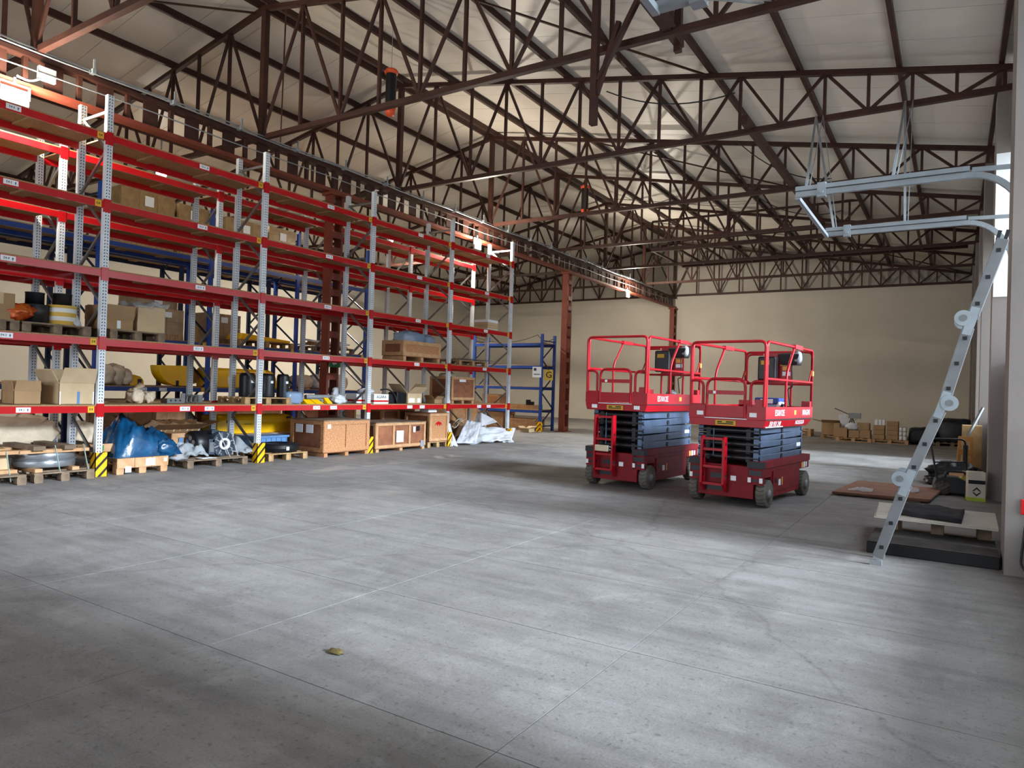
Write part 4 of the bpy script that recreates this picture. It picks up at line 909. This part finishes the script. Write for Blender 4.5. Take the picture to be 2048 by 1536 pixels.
# ================================================================== SCISSOR LIFTS
YPL = mat('plate_yellow', 'C9A21E', .5, var=0)
PINK = mat('sticker_orange', 'E8A24A', .5, var=0)
def lift(label, loc, rz, dz, ladder_top, full_text, fold=1.0):
    """local frame: x to the right 0..W, y away from the camera 0..L"""
    W, L = 1.15, 2.27; t = thing('scissor_lift', label, 'scissor lift', loc, rz, 'red scissor lifts')
    def B(name, m, *a, par=None, bevel=0): return BX(name, par or t, m, *a, bevel=bevel)
    # chassis
    ch = MB().box(.16, .03, .12, W - .16, .16, .58).box(.05, .45, .12, W - .05, 1.80, .56).box(.16, .1, .14, W - .16, 2.2, .5).box(.05, .10, .42, W - .05, .45, .56).box(.05, 1.8, .44, W - .05, 2.32, .56).build('chassis', LIFTR2, t, bevel=.008)
    for x0, x1 in ((.03, .24), (W - .24, W - .03)):
        B('side_beam', LIFTR2, x0, .06, .56, x1, 2.3, .66); B('rail_pocket', DARK, x0 - .005, .0, .565, x1 + .005, .12, .655); B('fork_pocket', BLACK, x0 + .015, .024, .46, x1 - .015, .05, .53)
        for xx in (x0, x1 - .045): B('sticker', PAPER, xx, .022, .36, xx + .045, .029, .43)
        B('bumper', LIFTR2, x0, .03, .33, x1, .12, .565); B('tow_slot', BLACK, x0 + .06, .026, .375, x1 - .06, .04, .41)
    B('side_cover', LIFTR2, W - .06, .5, .2, W - .035, 1.75, .5); B('side_cover', LIFTR2, .035, .5, .2, .06, 1.75, .5)
    for (y, z, w, h, m) in ((.62, .36, .07, .07, BLACK), (.78, .32, .09, .09, PAPER), (.90, .33, .04, .12, PINK), (1.95, .5, .08, .09, PINK), (2.06, .5, .08, .09, PAPER), (2.17, .5, .06, .08, PAPER)): B('sticker', m, W - .036 if y < 1.8 else W - .051, y - w / 2, z - h / 2, W - .03 if y < 1.8 else W - .046, y + w / 2, z + h / 2)
    # wheels
    for (x0, y) in ((.0, .24), (W - .145, .24), (.0, 2.02), (W - .145, 2.02)):
        w = MB().lathe([(.0, 0), (.10, 0), (.10, .015), (.175, .0), (.195, .015), (.20, .03), (.20, .115), (.195, .13), (.175, .145), (.10, .13), (.10, .145), (0, .145)], n=32, axis='X').build('wheel', RUBBER, t, (x0, y, .20))
        side = .146 if x0 > .5 else -.001; MB().lathe([(0, 0), (.09, 0), (.095, .004), (.055, .006), (.05, .02), (0, .02)] if x0 > .5 else [(0, 0), (.09, 0)], (side - .012, 0, 0), 20, axis='X').build('hub', GREY, w)
        m = MB()
        for k in range(20): a = 2 * math.pi * k / 20; m.bar((.01, .2 * math.cos(a), .2 * math.sin(a)), (.07, .2 * math.cos(a + .12), .2 * math.sin(a + .12)), .014, .006); m.bar((.075, .2 * math.cos(a + .1), .2 * math.sin(a + .1)), (.135, .2 * math.cos(a - .02), .2 * math.sin(a - .02)), .014, .006)
        m.build('tread', BLACK, w)
    # scissor stack
    n = 5; z0, z1 = .64, 1.13 + dz; hh = (z1 - z0) / n
    for x0, x1, nm in ((W - .20, W - .12, 'outer'), (.12, .20, 'outer'), (W - .31, W - .24, 'inner'), (.24, .31, 'inner')):
        for k in range(n):
            s = (.035 if (k % 2 == 0) == (nm == 'outer') else -.035)
            MB().hexa([(x0, .10, z0 + k * hh + .004 + s * .3 - .0), (x1, .10, z0 + k * hh + .004 + s * .3), (x1, 2.15, z0 + k * hh + .004 - s * .3 + .02), (x0, 2.15, z0 + k * hh + .004 - s * .3 + .02),
                       (x0, .10, z0 + (k + 1) * hh - .006 + s * .3), (x1, .10, z0 + (k + 1) * hh - .006 + s * .3), (x1, 2.15, z0 + (k + 1) * hh - .006 - s * .3 + .02), (x0, 2.15, z0 + (k + 1) * hh - .006 - s * .3 + .02)]).build('scissor_arm', SCIS if nm == 'outer' else DARK, t, bevel=.006)
            if nm == 'outer':
                xo = x1 if x0 > .5 else x0; sg = 1 if x0 > .5 else -1
                for yy in (.16, 1.10, 2.08): MB().cyl((xo - sg * .02, yy, z0 + (k + .5) * hh), (xo + sg * .012, yy, z0 + (k + .5) * hh), .03 if yy != 1.1 else .04, 12).build('pivot_pin', DARK if yy == 1.1 else SCIS, t)
    for k in range(n):
        for yy in (.14, 2.1): MB().cyl((.12, yy, z0 + (k + .5) * hh), (W - .12, yy, z0 + (k + .5) * hh), .043, 14).build('cross_tube', BLACK, t)
    MB().cyl((.42, .35, .72), (.42, 1.7, 1.0), .055, 12).build('hydraulic_ram', DARK, t); B('arm_label', PAPER, W - .119, 1.85, .80 + dz * .5, W - .117, 2.05, .86 + dz * .5)
    MB().cyl((.36, .1, .7), (.36, .1, 1.1 + dz), .012, 8).build('hose', SCIS, t)
    # front ladder
    for x in (.27, .60):
        MB().prism([(-.13, .30), (-.02, .18), (-.02, ladder_top), (-.10, ladder_top), (-.13, ladder_top - .04)], 'X', x - .018, x + .018).build('ladder_stringer', LIFTR, t, bevel=.004)
        for zz in (.42, .68, .88): MB().cyl((x - .019, -.075, zz), (x + .0195, -.075, zz), .024, 10).build('ladder_slot', BLACK, t)
    for zz in (.30, .55, .80, ladder_top - .03): B('ladder_rung', LIFTR, .288, -.11, zz - .02, .582, -.03, zz + .015)
    B('ladder_well', BLACK, .30, .02, .20, .57, .031, .30); B('ladder_well', BLACK, .36, .02, .38, .57, .031, .45); B('sticker', PAPER, .66, .024, .36, .74, .029, .43)
    # platform
    zb = 1.14 + dz; p = thing_part = MB()
    p.hexa([(.03, .0, zb), (W - .03, .0, zb), (W - .03, L - .22, zb), (.03, L - .22, zb), (0, 0, zb + .11), (W, 0, zb + .11), (W, L, zb + .11), (0, L, zb + .11)])
    pl = p.build('platform_base', LIFTR, t, bevel=.006)
    B('groove', BLACK, W - .004, .02, zb + .105, W + .001, L - .03, zb + .125, par=t); B('deck', LIFTR2, .01, .01, zb + .10, W - .01, L - .01, zb + .13)
    z0, z1 = zb + .11, zb + .30
    B('toe_board', LIFTR, W - .02, .0, z0 + .01, W, L, z1); B('toe_board', LIFTR, 0, 0, z0 + .01, .02, L, z1); B('toe_board', LIFTR, .02, L - .02, z0, W - .02, L, z1)
    B('toe_board', LIFTR, .02, 0, z0, .25, .02, z1 + .02); B('toe_board', LIFTR, .88, 0, z0, W - .02, .02, z1 + .02); B('sill_strip', PAPER, .25, -.004, z0 + .0, .88, .0, z0 + .012)
    B('step_box', LIFTR, W - .16, .02, z1, W - .02, .12, z1 + .1); B('step_box', LIFTR, W - .14, L - .14, z1, W - .01, L - .01, z1 + .09); B('step_box', LIFTR, .02, L - .3, z1, .2, L - .02, z1 + .08)
    # gate
    zt = zb + 1.23; zm = zb + .70
    g = MB().tube(rounded([(.28, .0, z0 + .02), (.28, 0, zm - .01), (.85, 0, zm - .01), (.85, 0, z0 + .02)], .12), .021, 10).build('gate_frame', LIFTR, t)
    B('gate_panel', LIFTR, .28, -.012, z0 + .03, .85, .0, z0 + .19); B('gate_bar', LIFTR, .28, -.02, zb + .46, .85, .02, zb + .52); B('latch', PAPER, .38, -.024, zb + .47, .42, -.02, zb + .51)
    for x0, xc in ((.0, .02), (W, W - .02)):
        s = 1 if x0 == 0 else -1; MB().tube(rounded([(xc, 0, zm - .04), (xc + s * .20, 0, zm - .04), (xc + s * .20, 0, z1)], .16, 6), .021, 10).build('side_hoop', LIFTR, t)
    # guard rails
    def rail(nm, pts, r=.021, rad=.09): return MB().tube(rounded(pts, rad, 5), r, 10).build(nm, LIFTR, t)
    rail('front_guard_rail', [(.03, .0, z1), (.02, .0, zt), (W - .02, .0, zt), (W - .03, .0, z1)])
    for x in (.02, W - .02):
        rail('side_guard_rail', [(x, .05, z1), (x, .05, zt), (x, L - .02, zt), (x, L - .02, z1)]); rail('mid_rail', [(x, .05, zm), (x, L - .02, zm)])
        rail('bent_post', [(x, .92, z1), (x, .92, zm + .1), (x, 1.28, zt - .01)], .019, .15); rail('rear_stay', [(x, L - .05, zm + .2), (x, L - .2, zm)], .012)
        B('extension_sleeve', LIFTR, x - .028, 1.25, zt - .03, x + .028, 1.62, zt + .034); B('sticker', PINK, x - .0235, L - .06, zt - .42, x + .0235, L - .0, zt - .34)
    rail('rear_guard_rail', [(.02, L - .02, z1), (.02, L - .02, zt - .02), (W - .02, L - .02, zt - .02), (W - .02, L - .02, z1)]); rail('mid_rail', [(.02, L - .02, zm - .03), (W - .02, L - .02, zm - .03)])
    rail('rear_hoop', [(.34, L - .06, zm - .03), (.06, L - .06, zm - .03), (.06, L - .06, zt - .06), (.34, L - .06, zt - .06)], .018)
    for x in (.36, .80): rail('rear_post', [(x, L - .02, z1), (x, L - .02, zm)], .019)
    bp = B('back_plate', LIFTR, .36, L - .05, zm - .02, .82, L - .03, zt - .03)
    B('yellow_sticker', YPL, .62, L - .054, zt - .25, .80, L - .051, zt - .09); B('yellow_sticker', PINK, .66, L - .054, zt - .33, .78, L - .051, zt - .26); B('white_sticker', PAPER, .66, L - .054, zt - .42, .79, L - .051, zt - .35)
    MB().box(.30, L - .24, zm + .02, .60, L - .06, zt - .10).build('document_box', BLACK, t, bevel=.03); B('box_sticker', YPL, .36, L - .243, zt - .24, .50, L - .24, zt - .17)
    cb = MB().hexa([(.80, L - .62, zt - .26), (1.06, L - .62, zt - .26), (1.06, L - .36, zt - .26), (.80, L - .36, zt - .26), (.76, L - .66, zt - .09), (1.1, L - .66, zt - .09), (1.1, L - .34, zt - .05), (.76, L - .34, zt - .05)]).build('control_box', BLACK, t, bevel=.015)
    MB().blob((1.06, L - .58, zt - .14), (.13, .13, .2), 3, .06, 2).build('control_cover', GREY, t); MB().tube(rounded([(.95, L - .5, zt - .26), (.96, L - .48, zm - .1), (.88, L - .45, z1 + .3), (.9, L - .4, z1 + .02)], .2, 6), .009, 6).build('control_cable', BLACK, t)
    # lettering and plates
    MB().box(.42, -.006, zb + .012, .72, -.001, zb + .085).box(.45, -.008, zb + .03, .69, -.006, zb + .045, 1).box(.45, -.008, zb + .055, .52, -.006, zb + .072, 1).box(.58, -.008, zb + .055, .69, -.006, zb + .072, 1).build('name_plate', [YPL, BLACKINK], t)
    for x, w in ((.13, .1), (.92, .1)): B('sticker', PAPER, x, -.006, zb + .15 if not dz else zb + .03, x + w, -.001, zb + .21 if not dz else zb + .09)
    yy = (W + .0012)
    MB().text('ES1012E', .125, (W + .0012, .6, z0 + .10), (0, 1, 0), (0, 0, 1), 0).build('lettering', PAPER, t); B('sticker', PINK, W, 1.28, z0 + .07, W + .003, 1.38, z0 + .14)
    if full_text:
        MB().text('MAGNI', .125, (W + .0012, 1.9, z0 + .10), (0, 1, 0), (0, 0, 1), 0).build('lettering', PAPER, t)
        MB().text('350 933 248', .10, (W - .012, .42, zb + .055), (0, 1, 0), (.26, 0, .965), 0, .006).box(W - .024, .05, zb + .004, W - .014, .80, zb + .016).build('lettering', PAPER, t)
        MB().text('NOLEGGIA', .09, (W - .012, 1.6, zb + .06), (0, 1, 0), (.26, 0, .965), 0, .006).build('lettering', PAPER, t)
    return t
LIFT2 = lift('red scissor lift nearer the ladder wall, with white phone lettering on its skirt', (-3.36, 10.28, 0), -.110, 0.0, .985, True)
LIFT1 = lift('red scissor lift standing nearer the racks, platform slightly raised', (-5.33, 10.76, 0), -.075, .14, 1.20, False)
def on_lift(l, p): return l.matrix_basis @ Vector(p)
t = thing('tool_tote', 'blue topped tool tote standing on the nearer lift platform', 'tool box', on_lift(LIFT2, (.62, 1.75, 1.27)), -.11)
MB().box(-.18, -.14, 0, .18, .14, .2).build('body', FILMB, t, bevel=.02); MB().box(-.2, -.16, .2, .2, .16, .30).build('lid', BLUES, t, bevel=.02); BX('label', t, PAPER, -.1, -.163, .21, .1, -.16, .28)
t = thing('clamp_set', 'small heap of shiny clamps on the raised lift platform', 'tools', on_lift(LIFT1, (.98, 1.3, 1.41)), 0); MB().blob((0, 0, .16), (.16, .2, .14), 5, .3, 4).build('clamps', ALU, t); MB().box(-.1, -.12, 0, .1, .12, .1).build('tray', GREY, t)
t = thing('clamp_set', 'small white and black tool heap on the nearer lift platform', 'tools', on_lift(LIFT2, (.98, 1.2, 1.27)), 0); MB().blob((0, 0, .12), (.14, .22, .22), 6, .3, 4).build('clamps', PAPER, t); MB().blob((.05, -.1, .1), (.1, .12, .2), 7, .3, 4).build('grip', BLACK, t)
t = thing('control_unit', 'pale grey hydraulic control unit on the raised lift ladder', 'control unit', on_lift(LIFT1, (.43, -.14, .60)), -.075); MB().box(-.13, -.03, 0, .12, .03, .10).build('case', PAPERW, t, bevel=.01)
for k in range(2): MB().cyl((.12, -.0, .03 + .05 * k), (.17, 0, .03 + .05 * k), .014, 8).build('port', GREY, t)

# ================================================================== LADDER and things at the right wall
t = thing('folding_ladder', 'aluminium multi-hinge folding ladder leaning on the near right pilaster', 'ladder', (-.60, 7.57, 0))
joints = [Vector((0.0, 0, 0.02)), Vector((.245, 0, .82)), Vector((.52, 0, 1.56)), Vector((.715, 0, 2.33)), Vector((.96, 0, 3.12))]
WST = .095
for y0 in (0, .36):
    for a, b in zip(joints[:-1], joints[1:]):
        d = (b - a).normalized(); q = Vector((d.z, 0, -d.x)) * (WST / 2); e0, e1, yv = a + d * .06, b - d * .06, Vector((0, .015, 0)); MB().hexa([e0 - q - yv, e0 + q - yv, e0 + q + yv, e0 - q + yv, e1 - q - yv, e1 + q - yv, e1 + q + yv, e1 - q + yv]).build('stile', ALU, t, (0, y0, 0), bevel=.004)
for i, (a, b) in enumerate(zip(joints[:-1], joints[1:])):
    for q in (.20, .50, .80):
        p = a.lerp(b, q); MB().bar(p + Vector((0, -.02, 0)), p + Vector((0, .38, 0)), .032, .032).build('rung', ALU, t); BAR('rung_socket', t, BLACK, p + Vector((0, -.0215, 0)), p + Vector((0, -.0155, 0)), .034, .034)
for i, j in enumerate(joints[1:-1]):
    off = Vector((-.055, 0, .03)) if i in (0, 2) else Vector((.05, 0, .02))
    for y0 in (0, .36):
        MB().cyl(j + off + Vector((0, y0 - .03, 0)), j + off + Vector((0, y0 + .02, 0)), .072, 24).build('hinge_disc', GALV, t); MB().cyl(j + off + Vector((0, y0 - .04, 0)), j + off + Vector((0, y0 - .028, 0)), .03, 16).build('hinge_knob', ALU, t)
        e0, e1 = joints[i].lerp(j, .84), j.lerp(joints[i + 2], .16); d = (e1 - e0).normalized(); q = Vector((d.z, 0, -d.x)) * .036; yv = Vector((0, .019, 0)); yo = Vector((0, y0, 0)); MB().hexa([yo + e0 - q - yv, yo + e0 + q - yv, yo + e0 + q + yv, yo + e0 - q + yv, yo + e1 - q - yv, yo + e1 + q - yv, yo + e1 + q + yv, yo + e1 - q + yv]).build('hinge_plate', GALV, t)
for y0 in (0, .36): BX('foot', t, GREY, -.05, y0 - .025, 0, .055, y0 + .025, .05)
for y0 in (0, .36):
    for s in (-.03, .03): BAR('end_prong', t, DARK, (.93 + s, y0, 3.06), (.95 + s, y0, 3.14), .03, .02)
t = thing('black_slab', 'thick black felt covered slab lying before the near pilaster', 'slab', (-.15, 8.16, 0)); MB().box(-.58, -.04, 0, .56, .84, .118).build('core', mat('black_rubber', '121113', .7, var=.2), t, bevel=.01); MB().box(-.575, -.035, .119, .555, .835, .13).build('top_sheet', mat('dusty_felt', '4C4846', .9, var=.2, scale=6), t, bevel=.006)
t = pallet('dark pallet under the white boards at the right wall', -.12, 9.48, 0, 1.0, .8, WOODG, h=.27)
t = thing('white_boards', 'white boards lying on the dark pallet at the right wall', 'boards', (-.14, 9.32, .275)); 
for k in range(2): MB().hexa([(-.58 + .02 * k, -.56, .0 + .018 * k), (.56, -.58, .0 + .018 * k), (.58, .58, .018 * k), (-.62, .55, .018 * k), (-.58 + .02 * k, -.56, .016 + .018 * k), (.56, -.58, .016 + .018 * k), (.58, .58, .016 + .018 * k), (-.62, .55, .016 + .018 * k)]).build('board', BOARDW, t)
tag(MB().sheet([(-.58, 8.95, .31), (.10, 8.74, .31), (.14, 9.7, .31), (-.52, 9.6, .31)], 16, .035, 3, 17, .05).build('felt_mat', RUGD), 'dark folded felt mat lying on the white boards', 'mat')
t = thing('wrapped_sheet_stack', 'brown paper covered sheet stack lying on the floor beyond the boards', 'sheet stack', (0, 0, 0)); MB().hexa([(-1.66, 12.55, .02), (-.28, 12.65, .02), (-.12, 14.35, .02), (-1.48, 14.55, .02), (-1.66, 12.5, .07), (-.26, 12.6, .08), (-.12, 14.35, .08), (-1.5, 14.6, .07)]).build('stack', RUGR, t, bevel=.02)
MB().box(-1.5, 12.7, 0, -.4, 14.3, .02).build('base', WOODG, t); MB().sheet([(-1.45, 12.75, .085), (-1.1, 12.7, .085), (-1.1, 13.3, .085), (-1.35, 13.3, .085)], 10, .03, 5, 4).build('film_patch', FILM, t)
tag(MB().sheet([(-.75, 13.2, .10), (-.45, 13.2, .10), (-.45, 13.7, .10), (-.72, 13.7, .18)], 10, .05, 4, 14).build('clear_film', FILM), 'crumpled clear film on the brown sheet stack', 'plastic film')
TRUCK = mat('truck_orange', '9A6428', .55, var=.1)
HOP = mat('hopper_yellow', 'A88E3A', .5)
BOXW = mat('grey_white_carton', 'BDB6A8', .7, var=.05)
# manual sweeper
t = thing('floor_sweeper', 'dark grey push sweeper with black tube handle at the right wall', 'sweeper', (-.02, 14.2, 0), R(4))
MB().prism([(-.22, .05), (.30, .03), (.32, .22), (.1, .32), (-.1, .32), (-.22, .27), (-.25, .16)], 'Y', -.2, .25).build('body', DARK, t, bevel=.02)
MB().prism([(.12, .27), (.34, .2), (.34, .38), (.18, .42)], 'Y', -.18, .2).build('hopper', HOP, t, bevel=.02); MB().tube(rounded([(-.1, -.2, .31), (-.06, -.2, .42), (.2, -.2, .42), (.3, -.2, .3)], .06), .022, 8).build('grip', BLACK, t); BX('grip_bar', t, PINE, -.03, -.222, .35, .18, -.2, .4)
for s in (-.2, .24): MB().lathe([(0, 0), (.12, 0), (.13, .02), (.12, .04), (0, .04)], (-.12, s, .13), 20, axis='Y').build('wheel', RUBBER, t)
MB().tube(rounded([(-.2, -.16, .28), (-.32, -.1, .95), (.22, .2, .95), (.26, .24, .28)], .08, 5), .016, 8).build('handle', BLACK, t); MB().tube([(-.25, -.14, .55), (.24, .22, .56)], .012, 8).build('handle_bar', BLACK, t)
t = thing('printed_carton', 'white carton with black diamond print and green base by the sweeper', 'carton', (.34, 13.68, 0), R(6))
MB().box(-.125, -.13, .045, .115, .13, .47).build('body', BOXW, t, bevel=.006); BX('green_base', t, mat('lime', '9DB03A', .6), -.127, -.132, 0, .117, .132, .06); BX('opening', t, BLACK, -.12, -.134, .28, .11, -.13, .34)
MB().prism([(-.07, .16), (-.005, .23), (.06, .16), (.03, .165), (-.005, .2), (-.04, .165)], 'Y', -.134, -.1325).prism([(-.07, .15), (-.005, .08), (.06, .15), (.03, .145), (-.005, .11), (-.04, .145)], 'Y', -.134, -.1325).build('print', BLACKINK, t)
t = thing('pallet_truck', 'orange hand pallet truck frame with dark bags at its foot', 'pallet truck', (.22, 16.5, 0), R(10))
for x in (-.12, .12): BAR('frame_bar', t, TRUCK, (x, 0, .15), (x * .8, 0, .9), .05, .06)
for z in (.3, .55, .82): BX('cross_plate', t, TRUCK, -.12, -.03, z, .12, .03, z + .1)
MB().cyl((0, -.02, .3), (0, -.02, .75), .04, 12).build('pump', DARK, t); BAR('tiller', t, ALU, (.0, .0, .85), (.34, .3, 1.5), .04, .04); MB().box(-.1, 0, .05, .1, .9, .1).build('forks', TRUCK, t)
lump('black_bag', 'black plastic sacks heaped at the foot of the orange truck', 'bag', (.05, 16.1, .2), (.85, .7, .42), BLACK, 44, .25, 2.2); lump('black_bag', 'small dark rags spread before the black sacks', 'bag', (-.2, 15.8, .07), (.5, .5, .15), BLACK, 47, .25, 2.2)
carton('tall film wrapped brown carton at the wall behind the orange truck', .34, 18.0 - .45, 0, .35, .5, 1.12, WRAPC)
# goods along the far wall
def bigbox(label, x, y, z, sx, sy, sz, m=None, flaps=0, rz=0): return carton(label, x, y, z, sx, sy, sz, m or CARD, flaps, rz, group='boxes along the far wall')
pallet('pale pallet seen under the raised edge of the nearer lift', -5.45, 31.3, 0, 1.0, .8, PINE, 'pallets along the far wall'); pallet('second pale pallet stacked at the far wall behind the lift', -5.45, 31.3, .146, 1.0, .8, PINE, 'pallets along the far wall')
pallet('pallet under the tall open box at the far wall', -3.95, 30.5, 0, 1.0, .8, WOOD, 'pallets along the far wall', R(90) * 0)
bigbox('tall open cardboard box at the far wall, leftmost', -4.0, 30.5, .146, .85, .7, .50, CARD, 75)
pallet('pallet under the low brown boxes at the far wall', -3.15, 29.4, 0, 1.2, .9, PINE, 'pallets along the far wall')
for k, (x, z, sx, sz, lab) in enumerate(((-3.55, .146, .35, .36, 'lower left brown box on the middle far pallet'), (-3.15, .146, .36, .28, 'lower middle brown box on the middle far pallet'), (-2.78, .146, .36, .30, 'lower right brown box on the middle far pallet'), (-2.85, .45, .42, .26, 'upper right brown box on the middle far pallet'), (-3.75, .146, .2, .5, 'narrow brown box on the middle far pallet'))): bigbox(lab, x, 29.35 + .02 * k, z, sx, .5, sz)
lump('white_bag', 'white plastic bag on top of the middle far boxes', 'plastic bag', (-3.2, 29.3, .55), (.5, .4, .26), FOAM, 61, .2, 2.2)
t = thing('tripod_stand', 'dark tripod stand with a tilted white board among the far boxes', 'stand', (-3.3, 29.75, .0)); MB().hexa([(-.35, 0, .5), (-.02, 0, .4), (-.02, .04, .4), (-.35, .04, .5), (-.5, .1, .98), (-.22, .1, 1.0), (-.22, .14, 1.0), (-.5, .14, .98)]).build('board', FOAM, t)
for a in (-.3, .0, .3): BAR('leg', t, DARK, (.0, .05, .95), (a, .1, 0), .03, .03)
BX('head', t, GREY, -.12, 0, .85, .3, .2, 1.06); BAR('arm', t, DARK, (-.1, .05, 1.0), (-.62, .05, 1.22), .03, .03)
pallet('pallet under the stacked boxes and cans at the far wall', -1.95, 29.5, 0, 1.2, .9, PINE, 'pallets along the far wall')
for c, x in enumerate((-2.32, -1.88)):
    for k in range(3 if c == 0 else 4): bigbox('%s brown box of the %s column on the right far pallet' % (('bottom', 'second', 'third', 'top')[k], ('left', 'right')[c]), x, 29.4, .146 + k * .17, .38, .5, .165)
for k in range(6):
    x, z = -1.60 + .13 * (k % 2), .146 + .16 * (k // 2); t = thing('paint_can', 'white tin can on the right far pallet, %s' % ('bottom left', 'bottom right', 'middle left', 'middle right', 'top left', 'top right')[k], 'can', (x, 29.2, z), 0, 'white cans on the far pallet'); MB().lathe([(0, 0), (.058, 0), (.058, .15), (0, .15)], n=16).build('body', PAPER, t)
    MB().lathe([(.059, .145), (.061, .15), (.059, .155)], n=16).build('rim', GREY, t)
for k in range(3): carton('white roll carton standing on the left box column, %s' % ('left', 'middle', 'right')[k], -2.42 + .12 * k, 29.4, .66, .1, .2, .2, PAPER, tape=False)
lump('tarp_heap', 'low dark tarpaulin covered stack at the far wall', 'tarpaulin', (-1.02, 29.9, .31), (.75, .8, .62), TARP, 71, .08, 1.6, 4.5)
lump('tarp_heap', 'large dark film wrapped pallet load in the far right corner', 'wrapped load', (.02, 30.4, .5), (1.2, 1.1, 1.0), TARP, 75, .06, 1.6, 5)
pallet('pallet under the dark wrapped load in the far corner', .0, 29.6, 0, 1.0, .5, WOODG, 'pallets along the far wall')
# bits on the floor
tag(MB().blob((0, 0, .012), (.10, .05, .024), 2, .3, 3, 14, 8).build('leaf_scrap', mat('dry_leaf', '6A5E34', .8), None, (-3.03, 2.93, 0)), 'dry yellowish leaf scrap lying on the concrete floor', 'leaf')
